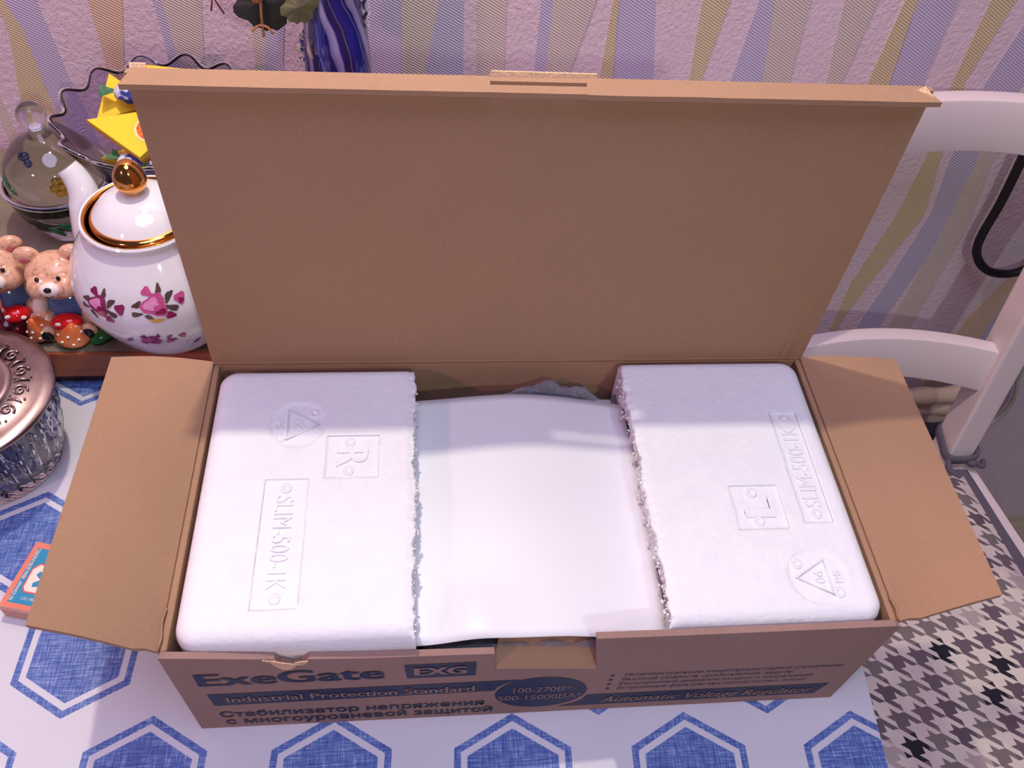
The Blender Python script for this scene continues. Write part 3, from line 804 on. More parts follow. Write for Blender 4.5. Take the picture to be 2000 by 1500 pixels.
def mould(parent, cw, rect, sq, c):
    # place(): reading direction runs down the block (cw) or up it
    def place(cx, cy):
        return (lambda u, v, wz: Vector((cx+v, cy-u, ZP+0.0004+wz))) if cw else (lambda u, v, wz: Vector((cx-v, cy+u, ZP+0.0004+wz)))
    E = 0.0005
    rx, ry = (rect[1]+rect[2])/2, (rect[3]+rect[4])/2; rl = (rect[4]-rect[3])/2
    text('moulded_lettering', 'SLIM-500-1K', (-rl+0.012, rl-0.012, -0.0055, 0.0055), M['foam'], parent, place(rx, ry), extrude=E)
    sx_, sy_ = (sq[1]+sq[2])/2, (sq[3]+sq[4])/2
    text('moulded_lettering', 'R' if cw else 'L', (-0.0075, 0.0075, -0.0100, 0.0100), M['foam'], parent, place(sx_, sy_), extrude=E, bold=0.03)
    cx, cy = c[1], c[2]
    text('moulded_lettering', '06', (-0.004, 0.004, -0.0035, 0.0025), M['foam'], parent, place(cx, cy), extrude=E)
    text('moulded_lettering', 'PS', (-0.004, 0.004, -0.0140, -0.0095), M['foam'], parent, place(cx, cy), extrude=E)
    pl = place(cx, cy)
    tri = [(-0.0115, -0.0065), (0.0115, -0.0065), (0.0, 0.0135)]
    bm = bmesh.new()
    tube(bm, [pl(u, v, 0) for u, v in tri], 0.0011, 6, close=True)
    obj('moulded_triangle', bm, M['foam'], parent)
    pins = [(rx, rect[3]+0.0065), (rx, rect[4]-0.0065), (sx_-0.002, sq[3]+0.0055), (sx_-0.002, sq[4]-0.0055),
            (cx+(-0.011 if cw else -0.011), cy+(-0.011 if cw else 0.009)), (cx+0.010, cy+(0.009 if cw else -0.0105))]
    for px_, py_ in pins:
        bm = bmesh.new(); lathe(bm, px_, py_, [(0.0036, ZP-0.0002), (0.0034, ZP+0.0009), (0.0026, ZP+0.0011), (0.0012, ZP+0.0009), (0.0009, ZP-0.0003), (0.0, ZP-0.0003)], 20)
        obj('ejector_mark', bm, M['foam'], parent)
    for r in (rect, sq):
        bm = bmesh.new(); z = ZF-0.0001
        tube(bm, [(r[1], r[3], z), (r[2], r[3], z), (r[2], r[4], z), (r[1], r[4], z)], 0.00028, 5, close=True)
        obj('moulded_border', bm, M['foam'], parent)
mould(lfb, True, L_rect, L_sq, L_c); mould(rfb, False, R_rect, R_sq, R_c)

# ------------------------------------------------------------------ wrapped device, bag and papers in the middle of the box
bm = bmesh.new(); box(bm, -0.066, 0.066, 0.020, 0.190, 0.005, 0.080, 0.004)
tag(obj('electrical_device', bm, M['device'], origin=(0, 0.1, 0.005), angle=0.6), 'dark boxy device inside the clear bag, hidden beneath the paper', 'device')
bm = bmesh.new(); n = 54
def bag_top(x, y):
    ex = 1-abs(x/0.071)**8; ey = 1-abs((y-0.1035)/0.0985)**10
    z = 0.076*max(0, min(1, ex*ey*3))**0.5+0.006
    ridge = noise.noise(Vector((x*70, y*70, 0)))*0.006+noise.noise(Vector((x*190, y*150, 3)))*0.0028
    mound = 0.022*math.exp(-((x-0.026)/0.040)**2-((y-0.1985)/0.010)**2)+0.014*math.exp(-((y-0.006)/0.006)**2)
    return max(0.006, z+ridge*min(1, ex*3)+mound)
V = [[bm.verts.new((-0.0685+0.137*i/n, 0.0058+0.1996*j/n, bag_top(-0.0685+0.137*i/n, 0.0058+0.1996*j/n))) for i in range(n+1)] for j in range(n+1)]
for j in range(n):
    for i in range(n): bm.faces.new((V[j][i], V[j][i+1], V[j+1][i+1], V[j+1][i]))
tag(obj('plastic_bag', bm, M['bag'], origin=(0, 0.1, 0.006)), 'crumpled shiny clear plastic bag around the device beneath the white paper', 'bag')

def sheet(name, x0, x1, y0, y1, zf, label, mat, n=30, rotz=0.0):
    bm = bmesh.new(); cx, cy = (x0+x1)/2, (y0+y1)/2
    V = []
    for j in range(n+1):
        row = []
        for i in range(n+1):
            u, v = i/n, j/n; x = x0+(x1-x0)*u; y = y0+(y1-y0)*v
            dx, dy = x-cx, y-cy
            X = cx+dx*math.cos(rotz)-dy*math.sin(rotz); Y = cy+dx*math.sin(rotz)+dy*math.cos(rotz)
            row.append(bm.verts.new((X, Y, zf(u, v))))
        V.append(row)
    for j in range(n):
        for i in range(n): bm.faces.new((V[j][i], V[j][i+1], V[j+1][i+1], V[j+1][i]))
    o = obj(name, bm, mat, origin=(cx, cy, 0.1)); tag(o, label, 'paper', 'papers on the wrapped device')
    m = o.modifiers.new('thick', 'SOLIDIFY'); m.thickness = 0.0003
    return o
def zpaper(u, v):
    z = 0.0995+0.0065*math.sin(PI*min(1, max(0, u)))**1.5
    z += 0.004*math.exp(-((u-0.25)/0.12)**2-((v-0.05)/0.12)**2)
    z -= 0.006*max(0, (u-0.60)/0.40)*max(0, 1-v/0.16)**2
    z -= 0.0075*max(0, (u-0.45)/0.55)**1.6*max(0, (v-0.72)/0.28)
    return z
sheet('paper_sheet', -0.0752, 0.0768, 0.0075, 0.1865, zpaper, 'large white paper sheet lying between the two foam blocks', M['paper'])
sheet('paper_sheet', -0.030, 0.0700, 0.060, 0.1935, lambda u, v: 0.0945-0.0045*max(0, (v-0.8)/0.2)+0.001*math.sin(u*4), 'lower white paper sheet peeping out behind the large sheet', M['paper'], 20)

# ------------------------------------------------------------------ wooden tray at the back left
ZT = 0.0400
tray = thing('wooden_tray', 'low red-brown wooden tray under the teapot and figurines', 'tray', (-0.33, 0.42, 0))
bm = bmesh.new(); box(bm, -0.66, -0.03, 0.287, 0.557, 0.0105, 0.0392, 0.0015); obj('tray_board', bm, M['wood'], tray, smooth=False)
bm = bmesh.new(); box(bm, -0.658, -0.032, 0.289, 0.555, 0.0392, ZT, 0.0003, 1); obj('tray_surface', bm, M['tray_in'], tray, smooth=False, label='glossy grey-green tray surface')
bm = bmesh.new(); box(bm, -0.652, -0.038, 0.292, 0.553, 0.0002, 0.0105); obj('tray_foot', bm, M['darkwood'], tray, smooth=False, label='dark foot strip')

# ------------------------------------------------------------------ teapot
TX, TY = -0.268, 0.316
tp = thing('teapot', 'white porcelain teapot with gold egg knob and pink rose decals', 'teapot', (TX, TY, ZT))
OUT = [(0.030, 0.0402), (0.034, 0.0440), (0.045, 0.056), (0.055, 0.074), (0.0622, 0.092), (0.0638, 0.103), (0.062, 0.116), (0.0562, 0.130), (0.0485, 0.142), (0.0430, 0.150), (0.0416, 0.1545), (0.0424, 0.1580), (0.0430, 0.1600)]
BODY = [(0.0, 0.0402)]+OUT+[(0.0420, 0.1612), (0.0405, 0.1608), (0.0375, 0.1560), (0.0365, 0.150), (0.0400, 0.144), (0.055, 0.115), (0.050, 0.07), (0.0, 0.05)]
def dense(prof, k=4):
    p = smoothpath([(r, 0, z) for r, z in prof], k); return [(max(0, v.x), v.z) for v in p]
bm = bmesh.new(); lathe(bm, TX, TY, [(0.0, 0.0402)]+dense(OUT, 4)+BODY[len(OUT)+1:], 72); FIX.add(id(bm))
pot = obj('body', bm, M['porc'], tp, angle=1.0)
bm = bmesh.new(); lathe(bm, TX, TY, [(0.0406, 0.1611), (0.0398, 0.1602), (0.0377, 0.1566), (0.0369, 0.1566), (0.0400, 0.1613)], 72, closed=True); FIX.add(id(bm))
obj('gold_band', bm, M['gold'], pot, label='gold band inside the mouth')
LID = [(0.0366, 0.1535), (0.0366, 0.1565), (0.0355, 0.1590), (0.0320, 0.1640), (0.0270, 0.1695), (0.0200, 0.1742), (0.0120, 0.1772), (0.0060, 0.1784), (0.0050, 0.1800), (0.0, 0.1800)]
bm = bmesh.new(); lathe(bm, TX, TY, dense(LID, 3), 64); FIX.add(id(bm))
tl = obj('lid', bm, M['porc'], tp)
bm = bmesh.new(); lathe(bm, TX, TY, [(0.0370, 0.1562), (0.0360, 0.1592), (0.0336, 0.1626), (0.0330, 0.1622), (0.0354, 0.1586)], 64, closed=True); FIX.add(id(bm))
obj('gold_band', bm, M['gold'], tl, label='gold band round the lid')
KN = [(0.0, 0.1792), (0.0062, 0.1794), (0.0078, 0.1812), (0.0100, 0.1845), (0.0112, 0.1885), (0.0108, 0.1930), (0.0092, 0.1975), (0.0066, 0.2015), (0.0035, 0.2040), (0.0, 0.2046)]
bm = bmesh.new(); lathe(bm, TX, TY, dense(KN, 3), 40); FIX.add(id(bm))
obj('knob', bm, M['gold'], tl, label='gold egg-shaped knob')
bm = bmesh.new()
SP = smoothpath([(-0.300, 0.338, 0.078), (-0.3225, 0.349, 0.098), (-0.3255, 0.357, 0.1215), (-0.3250, 0.364, 0.1390), (-0.3285, 0.3685, 0.1500), (-0.3335, 0.371, 0.1575)], 5)
tube(bm, SP, [0.0190-0.0105*min(1, (i/(len(SP)-1))**0.6) for i in range(len(SP))], 20); FIX.add(id(bm))
obj('spout', bm, M['porc'], tp, angle=1.0)
bm = bmesh.new()
HP = smoothpath([(TX+0.046, TY, 0.137), (TX+0.072, TY+0.002, 0.146), (TX+0.094, TY+0.003, 0.132), (TX+0.096, TY+0.003, 0.105), (TX+0.080, TY+0.002, 0.080), (TX+0.054, TY, 0.072)], 6)
tube(bm, HP, 0.0048, 14); FIX.add(id(bm))
obj('handle', bm, M['porc'], tp)
_o = dense(OUT, 4)
def rad(z):
    for (ra, za), (rb, zb) in zip(_o, _o[1:]):
        if za <= z <= zb and zb > za: return ra+(rb-ra)*(z-za)/(zb-za)
    return 0.05
def decal(parent, ang, z0, items, s=1.0):
    bm = bmesh.new()
    for k, (du, dv, r, el, rt, mi) in enumerate(items):
        n = 12; cs = []
        def P(u, v):
            z = z0+v*s; R = rad(z)+0.00025+0.00004*k; a = math.radians(ang)+u*s/R
            return bm.verts.new((TX+R*math.cos(a), TY+R*math.sin(a), z))
        c = P(du, dv)
        for i in range(n):
            t = 2*PI*i/n; wob = 1+0.22*math.sin(3*t+k*1.7)
            x, y = r*wob*math.cos(t), r*wob*el*math.sin(t)
            cs.append(P(du+x*math.cos(rt)-y*math.sin(rt), dv+x*math.sin(rt)+y*math.cos(rt)))
        for i in range(n):
            f = bm.faces.new((c, cs[i], cs[(i+1) % n])); f.material_index = mi
    FIX.add(id(bm))
    obj('rose_decal', bm, [M['rose1'], M['rose2'], M['rose3'], M['leafd'], M['decalgold']], parent, label='cluster of pink roses with dark leaves')
ROSE = [(-0.0105, 0.001, 0.0035, 0.45, 0.5, 3), (-0.012, -0.005, 0.0035, 0.45, 0.1, 3), (0.009, 0.004, 0.004, 0.45, 0.9, 3), (0.010, -0.003, 0.0042, 0.45, -0.4, 3), (0.004, 0.009, 0.0032, 0.5, 1.3, 3), (-0.0045, -0.0075, 0.0035, 0.4, -0.7, 3),
        (-0.003, 0.0085, 0.0030, 0.9, 0, 0), (0.0155, 0.0015, 0.0033, 1.1, 0, 0), (0.0160, 0.0000, 0.0018, 1, 0, 1), (0.008, -0.0075, 0.0030, 0.8, 0, 1),
        (0.0, 0.0, 0.0078, 0.9, 0, 0), (-0.002, 0.001, 0.0050, 0.7, 0.5, 2), (0.002, -0.001, 0.0036, 0.6, 1.0, 0), (0.0005, 0.0015, 0.0020, 0.8, 0, 2), (0.003, -0.004, 0.0034, 0.5, 0.2, 1), (-0.001, -0.0095, 0.0050, 0.28, -0.1, 4)]
DARK = lambda: [(a*1.2, b*0.5, r*0.7, e, t, (1 if m in (0, 3) else 0)) for a, b, r, e, t, m in ROSE if m != 4]
decal(pot, -79, 0.1235, ROSE, 1.15)
decal(pot, -119, 0.1190, [(a, b, r, e, t, (1 if m == 0 else m)) for a, b, r, e, t, m in ROSE if m != 4], 1.12)
decal(pot, -88, 0.0910, DARK(), 1.2); decal(pot, -45, 0.0760, DARK(), 0.95); decal(pot, -32, 0.1200, ROSE, 0.95)

# ------------------------------------------------------------------ scalloped glass bowl with napkins and sweets
BX, BY = -0.284, 0.458
bowl = thing('glass_bowl', 'smoky violet scalloped glass bowl holding yellow napkins and sweets', 'bowl', (BX, BY, ZT))
NS = 13
def scal(a, r, z, i):
    k = max(0.0, min(1.0, (z-0.105)/0.045))
    wv = math.cos(NS*a)
    return r*(1+0.045*k*k*wv), z+0.0035*k*k*wv
BP = smoothpath([(0.012, 0, 0.086), (0.030, 0, 0.088), (0.050, 0, 0.098), (0.064, 0, 0.115), (0.0755, 0, 0.137), (0.0810, 0, 0.150)], 4)
outer_ = [(p.x, p.z) for p in BP]; inner_ = [(max(0, p.x-0.0028), p.z+0.0022) for p in BP][::-1]
bm = bmesh.new()
lathe(bm, BX, BY, [(0.0, 0.0402), (0.042, 0.0402), (0.043, 0.043), (0.020, 0.050), (0.011, 0.060), (0.010, 0.075)]+outer_+inner_+[(0.0, 0.0895)], 156, scal); FIX.add(id(bm))
bo = obj('bowl_body', bm, M['smoky'], bowl)
bm = bmesh.new()
pts = []
for k in range(208):
    a = 2*PI*k/208; r, z = scal(a, 0.0800, 0.1510, 0); pts.append((BX+r*math.cos(a), BY+r*math.sin(a), z))
tube(bm, pts, 0.0016, 8, close=True)
obj('rim', bm, M['smokyrim'], bowl, label='dark violet wavy rim')

def napkin(tri, th, label, spot=None):
    root = thing('paper_napkin', label, 'napkin', tri[0], 'yellow paper napkins in the glass bowl')
    t = [Vector(p) for p in tri]; nrm = (t[1]-t[0]).cross(t[2]-t[0]).normalized()
    if nrm.z < 0: nrm = -nrm
    bm = bmesh.new(); prism(bm, t, nrm, th*0.45, 0.0004, 1); FIX.add(id(bm))
    obj('fold', bm, M['napkin'], root, smooth=False)
    for k in range(3):
        off = nrm*(-th*0.16*(k+1)); c = (t[0]+t[1]+t[2])/3
        bm = bmesh.new(); prism(bm, [c+(p-c)*(0.985-0.02*k)+off for p in t], nrm, th*0.10, 0.0002, 1); FIX.add(id(bm))
        obj('layer', bm, M['napedge'], root, smooth=False)
    if spot:
        c, r = Vector(spot[0]), spot[1]
        u = (t[1]-t[0]).normalized(); v = nrm.cross(u)
        for rr, mt, o in ((r, M['fruitrim'], 0.0004), (r*0.86, M['fruit'], 0.0007)):
            d = (c-t[0]).dot(nrm); cc = c-nrm*d+nrm*(th*0.45+o)
            bm = bmesh.new(); bm.faces.new([bm.verts.new(cc+u*(rr*math.cos(a*PI/16))+v*(rr*math.sin(a*PI/16))) for a in range(32)])
            obj('fruit_print', bm, mt, root, smooth=False, label='printed orange slice')
napkin([(-0.3290, 0.4240, 0.1600), (-0.2420, 0.4420, 0.1660), (-0.2850, 0.3920, 0.1480)], 0.0130, 'front yellow napkin printed with an orange slice, nearest the teapot knob', ((-0.2790, 0.4165, 0.158), 0.0125))
napkin([(-0.3330, 0.4490, 0.1440), (-0.3270, 0.4920, 0.1620), (-0.2900, 0.4700, 0.1480)], 0.0060, 'small yellow napkin corner standing at the left of the glass bowl')
napkin([(-0.3120, 0.5050, 0.1640), (-0.2480, 0.5080, 0.1560), (-0.2740, 0.4600, 0.1430)], 0.0060, 'rear yellow napkin at the back of the glass bowl')
napkin([(-0.3260, 0.4180, 0.1300), (-0.2700, 0.4050, 0.1320), (-0.3080, 0.4380, 0.1260)], 0.0060, 'lowest yellow napkin fold beneath the front napkin')
def sweet(c, rot, label, s=1.0, tails=True):
    root = thing('wrapped_sweet', label, 'sweet', c, 'blue and white wrapped sweets in the glass bowl')
    R = Matrix.Rotation(rot, 4, 'Z'); bm = bmesh.new()
    ball(bm, c, 0.011*s, 1.25, 0.85, 0.72, 22, 14, R)
    for v in bm.verts: v.co += Vector((noise.noise(v.co*260), noise.noise(v.co*260+Vector((9, 0, 0))), noise.noise(v.co*260+Vector((0, 9, 0)))))*0.0018
    obj('wrapper', bm, M['candy'], root)
    for sg in (-1, 1):
        d = R @ Vector((sg, 0, 0.15)); sd = R @ Vector((0, 1, 0)); bm = bmesh.new()
        a = Vector(c)+d*0.0115*s; cs = [bm.verts.new(a+sd*0.001), bm.verts.new(a-sd*0.001)]
        fan = [bm.verts.new(a+d*0.011*s+sd*(q*0.0035*s)+Vector((0, 0, 0.002*((i % 2)*2-1)))) for i, q in enumerate((-2, -1, 0, 1, 2))]
        for i in range(4): bm.faces.new((cs[0] if i > 1 else cs[1], fan[i], fan[i+1]))
        bm.faces.new((cs[0], cs[1], fan[2]))
        o = obj('twist', bm, M['candygreen'] if sg < 0 else M['candy'], root, smooth=False)
        m = o.modifiers.new('t', 'SOLIDIFY'); m.thickness = 0.0004
sweet((-0.3020, 0.4640, 0.1635), 0.1, 'blue and white sweet with green twist behind the front napkin', 1.1)
sweet((-0.2960, 0.3990, 0.1405), -0.5, 'blue sweet below the napkins near the teapot knob', 0.9)
sweet((-0.2700, 0.4020, 0.1405), 0.4, 'pale wrapped sweet beside the lid edge below the orange slice', 1.0)
sweet((-0.2900, 0.4930, 0.1510), 1.1, 'pale sweet at the back of the bowl between yellow napkins', 0.9)

# ------------------------------------------------------------------ lidded glass dish
GX, GY = -0.382, 0.447
gd = thing('glass_dish', 'clear glass dish with domed lid, ball knob and blue rim', 'dish', (GX, GY, ZT))
bm = bmesh.new()
lathe(bm, GX, GY, [(0.0, 0.0402), (0.026, 0.0402), (0.027, 0.043)]+[(p.x, p.z) for p in smoothpath([(0.029, 0, 0.047), (0.037, 0, 0.060), (0.042, 0, 0.076), (0.0440, 0, 0.088)], 4)]+[(0.0420, 0.089), (0.040, 0.076), (0.034, 0.060), (0.020, 0.050), (0.0, 0.048)], 64); FIX.add(id(bm))
gb = obj('bowl', bm, M['clear'], gd)
bm = bmesh.new()
DM = smoothpath([(0.0405, 0, 0.091), (0.0395, 0, 0.100), (0.034, 0, 0.114), (0.024, 0, 0.125), (0.012, 0, 0.1325), (0.0055, 0, 0.1375)], 4)
lathe(bm, GX, GY, [(p.x, p.z) for p in DM]+[(0.0050, 0.1395), (0.0, 0.1395)], 56)
lathe(bm, GX, GY, [(max(0, p.x-0.0020), p.z-0.0015) for p in DM][:-3]+[(0.0, 0.1290)], 56)
FIX.add(id(bm))
gl = obj('dome_lid', bm, M['clear'], gd)
bm = bmesh.new(); lathe(bm, GX, GY, [(0.0, 0.1390), (0.0055, 0.1392), (0.0062, 0.1402), (0.0056, 0.1412)]+[(0.0112*math.sin(t), 0.1515-0.0112*math.cos(t)) for t in [0.55+0.13*k for k in range(19)]]+[(0.0, 0.1622)], 32); FIX.add(id(bm))
obj('knob', bm, M['clear'], gl, label='clear glass ball knob')
bm = bmesh.new(); tube(bm, [(GX+0.0440*math.cos(a*PI/36), GY+0.0440*math.sin(a*PI/36), 0.0895) for a in range(72)], 0.0022, 8, close=True)
obj('rim', bm, M['blueglass'], gd, label='blue glass rim')
a0 = math.radians(-62); fc = Vector((GX+0.0375*math.cos(a0), GY+0.0375*math.sin(a0), 0.1060))
nrm = Vector((math.cos(a0), math.sin(a0), 0.35)).normalized(); tu = nrm.cross(Vector((0, 0, 1))).normalized(); tv = tu.cross(nrm)
bm = bmesh.new()
for k in range(6):
    t = k*PI/3; ball(bm, fc+nrm*0.001+(tu*math.cos(t)+tv*math.sin(t))*0.0058, 0.0035, 1, 1, 1, 12, 8)
ball(bm, fc+nrm*0.002, 0.0032, 1, 1, 1, 12, 8)
obj('flower', bm, M['amber'], gl, label='amber glass flower')
for aa, zz, rr, sc, host in ((-72, 0.066, 0.0405, 1.0, gb), (-88, 0.063, 0.0395, 0.8, gb), (-140, 0.104, 0.0385, 0.7, gl), (-128, 0.100, 0.0395, 0.6, gl)):
    a1 = math.radians(aa); c = Vector((GX+rr*math.cos(a1), GY+rr*math.sin(a1), zz))
    bm = bmesh.new(); Rm = Matrix.Rotation(a1+PI/2, 4, 'Z') @ Matrix.Rotation(0.6, 4, 'Y')
    ball(bm, c, 0.0065*sc, 1.3, 0.22, 0.55, 14, 8, Rm); ball(bm, c+Vector((0.004, 0, -0.003))*sc, 0.005*sc, 1.2, 0.22, 0.5, 14, 8, Rm)
    obj('leaf', bm, M['greenglass'], host, label='green glass leaf')
a1 = math.radians(-112); bm = bmesh.new()
ball(bm, (GX+0.0225*math.cos(a1), GY+0.0225*math.sin(a1), 0.1265), 0.004, 1.2, 1, 1, 12, 8); ball(bm, (GX+0.0265*math.cos(a1+0.2), GY+0.0265*math.sin(a1+0.2), 0.1235), 0.0035, 1, 1, 1, 12, 8)
obj('flower', bm, M['blueglass'], gl, label='blue glass flower')

# ------------------------------------------------------------------ pressed glass jar with silver lid
JX, JY = -0.395, 0.2150
jar = thing('glass_jar', 'ribbed crystal glass jar with embossed silver lid at left of the box', 'jar', (JX, JY, 0))
NR = 30
def ribs(a, r, z, i):
    k = max(0, min(1, (z-0.004)/0.012))*max(0, min(1, (0.072-z)/0.008))
    ph = (NR*a/(2*PI)+z*18) % 1
    return r*(1+0.085*k*(ph-0.4)), z
bm = bmesh.new()
jo = smoothpath([(0.046, 0, 0.0012), (0.0475, 0, 0.008), (0.051, 0, 0.022), (0.055, 0, 0.040), (0.0575, 0, 0.058), (0.0585, 0, 0.074)], 4)
lathe(bm, JX, JY, [(0.0, 0.0008), (0.030, 0.0008)]+[(p.x, p.z) for p in jo]+[(0.0545, 0.0745), (0.0525, 0.058), (0.046, 0.020), (0.040, 0.012), (0.0, 0.010)], 240, ribs); FIX.add(id(bm))
obj('jar_body', bm, M['crystal'], jar, angle=0.5)
bm = bmesh.new()
lathe(bm, JX, JY, [(0.0, 0.0735), (0.0600, 0.0735), (0.0636, 0.0748), (0.0644, 0.0768), (0.0630, 0.0786), (0.0560, 0.0802), (0.0500, 0.0806), (0.0490, 0.0812), (0.0380, 0.0826), (0.0372, 0.0846), (0.0355, 0.0858), (0.0330, 0.0862), (0.0322, 0.0856), (0.0290, 0.0868), (0.0283, 0.0863), (0.0240, 0.0874), (0.0234, 0.0870), (0.0180, 0.0880), (0.0, 0.0886)], 96); FIX.add(id(bm))
jl = obj('lid', bm, M['silver'], jar, label='embossed silver metal lid')
bm = bmesh.new()
for k in range(15):
    a = 2*PI*k/15; cc = Vector((JX+0.0440*math.cos(a), JY+0.0440*math.sin(a), 0.0826))
    er = Vector((math.cos(a), math.sin(a), -0.12)); et = Vector((-math.sin(a), math.cos(a), 0)); pts = []
    for q in range(17):
        t = q*0.55; r = 0.0052*(1-q/19)
        pts.append(cc+er*(r*math.cos(t))+et*(r*math.sin(t)))
    tube(bm, pts, 0.0009, 6)
    b2 = a+PI/15; c2 = Vector((JX+0.0440*math.cos(b2), JY+0.0440*math.sin(b2), 0.0826))
    e2 = Vector((math.cos(b2), math.sin(b2), -0.12)); t2 = Vector((-math.sin(b2), math.cos(b2), 0))
    tube(bm, [c2-e2*0.005-t2*0.001, c2+t2*0.0012, c2+e2*0.0052-t2*0.0005], [0.0005, 0.0011, 0.0004], 6)
    ico(bm, c2+e2*0.0055+t2*0.0030, 0.0010, 1); ico(bm, c2-e2*0.0045+t2*0.0028, 0.0009, 1)
o = obj('embossed_scrolls', bm, M['silver'], jl)

# ------------------------------------------------------------------ ceramic bears
def bear(bx, by, z0, s, turn, label, red=True):
    root = thing('bear_figurine', label, 'figurine', (bx, by, z0))
    R = Matrix.Rotation(turn, 4, 'Z')
    def P(x, y, z): return Vector((bx, by, z0))+R @ Vector((x*s, y*s, z*s))
    def hd(x, y, z, a=0.40):                       # features turned up with the tilted face
        dy, dz = y+0.003, z-0.0465
        return x, -0.003+dy*math.cos(a)+dz*math.sin(a), 0.0465-dy*math.sin(a)+dz*math.cos(a)
    def bh(bmx, x, y, z, r, sx=1, sy=1, sz=1):
        ball(bmx, P(*hd(x, y, z)), r*s, sx, sy, sz, 18, 12, R @ Matrix.Rotation(-0.40, 4, 'X'))
    def b(bmx, x, y, z, r, sx=1, sy=1, sz=1, rot=None, u=18, v=12): ball(bmx, P(x, y, z), r*s, sx, sy, sz, u, v, (R @ rot) if rot is not None else R)
    Rx = lambda a: Matrix.Rotation(a, 4, 'X'); Ry = lambda a: Matrix.Rotation(a, 4, 'Y')
    # body, head, ears, limbs: one glazed surface (facing -Y)
    bm = bmesh.new()
    b(bm, 0, 0.000, 0.0180, 0.0165, 1, 0.9, 1.08); b(bm, 0, -0.003, 0.0465, 0.0205, 1.06, 0.92, 0.90)
    b(bm, 0, -0.001, 0.0320, 0.0110)
    bh(bm, -0.0085, -0.016, 0.0425, 0.0095); bh(bm, 0.0085, -0.016, 0.0425, 0.0095)
    bh(bm, 0, -0.0185, 0.0415, 0.0092, 1.0, 1.0, 0.8)
    for sg in (-1, 1):
        b(bm, sg*0.0155, 0.000, 0.0640, 0.0085, 1.1, 0.62, 0.9)
        b(bm, sg*0.0185, -0.006, 0.0210, 0.0075, 0.85, 0.9, 1.5, Ry(-sg*0.35)); b(bm, sg*0.0150, -0.0145, 0.0135, 0.0062)
        b(bm, sg*0.0120, -0.016, 0.0060, 0.0066, 1, 1.5, 0.9); b(bm, sg*0.0145, -0.0255, 0.0080, 0.0072, 0.9, 0.6, 1.1)
    bm2 = remeshed(bm, 0.0009*s)
    body = obj('body', bm2, M['tan'], root)
    bm = bmesh.new(); b(bm, 0, -0.0005, 0.0185, 0.0172, 1, 0.92, 1.03)
    for sg in (-1, 1): b(bm, sg*0.0095, -0.004, 0.0295, 0.0052, 0.7, 1.4, 1.2)
    bm2 = remeshed(bm, 0.0011*s); obj('overalls', bm2, M['overall'], root, label='blue overalls')
    for sg in (-1, 1):
        bm = bmesh.new(); b(bm, sg*0.0188, -0.0075, 0.0205, 0.0076, 0.80, 0.9, 1.35, Ry(-sg*0.35)); obj('sleeve', bm, M['bearpale'], root, label='white sleeve')
        bm = bmesh.new(); b(bm, sg*0.0158, -0.0042, 0.0632, 0.0042, 1.0, 0.35, 0.72); obj('inner_ear', bm, M['earpink'], root, label='pink inner ear')
        bm = bmesh.new(); bh(bm, sg*0.0072, -0.0232, 0.0505, 0.0016, 1, 0.7, 1.1); obj('eye', bm, M['blackgl'], root, label='small black eye')
        bm = bmesh.new(); b(bm, sg*0.0145, -0.0292, 0.0085, 0.0048, 0.9, 0.4, 1.1); obj('foot_sole', bm, M['blackgl'], root, label='black foot sole')
    bm = bmesh.new(); bh(bm, 0, -0.0235, 0.0425, 0.0075, 1.0, 0.72, 0.75); obj('muzzle', bm, M['bearpale'], root, label='pale muzzle')
    bm = bmesh.new(); bh(bm, 0, -0.0292, 0.0440, 0.0022, 1.2, 0.8, 0.9); obj('nose', bm, M['blackgl'], root, label='black nose')
    bm = bmesh.new(); tube(bm, [P(*hd(-0.003, -0.0288, 0.0392)), P(*hd(0, -0.0292, 0.0382)), P(*hd(0.003, -0.0288, 0.0392))], 0.0004*s, 6); obj('mouth', bm, M['blackgl'], root)
    if red:
        bm = bmesh.new(); b(bm, 0.001, -0.0235, 0.0172, 0.0085, 1.35, 0.9, 0.75); rc = obj('red_fruit', bm, M['redgl'], root, label='red glazed mushroom cap with white dot')
        for dx, dz in ((-0.004, 0.003), (0.006, -0.001)):
            bm = bmesh.new(); b(bm, 0.001+dx, -0.0300, 0.0185+dz, 0.0018, 1.2, 0.5, 1); obj('dot', bm, M['whitegl'], rc)
    return root
bear(-0.3520, 0.3290, ZT, 1.06, 0.10, 'right ceramic bear in blue overalls holding a red mushroom beside the teapot')
bear(-0.4000, 0.3360, ZT, 1.04, 0.35, 'left ceramic bear cut by the photo edge, behind the pink mushroom pick')
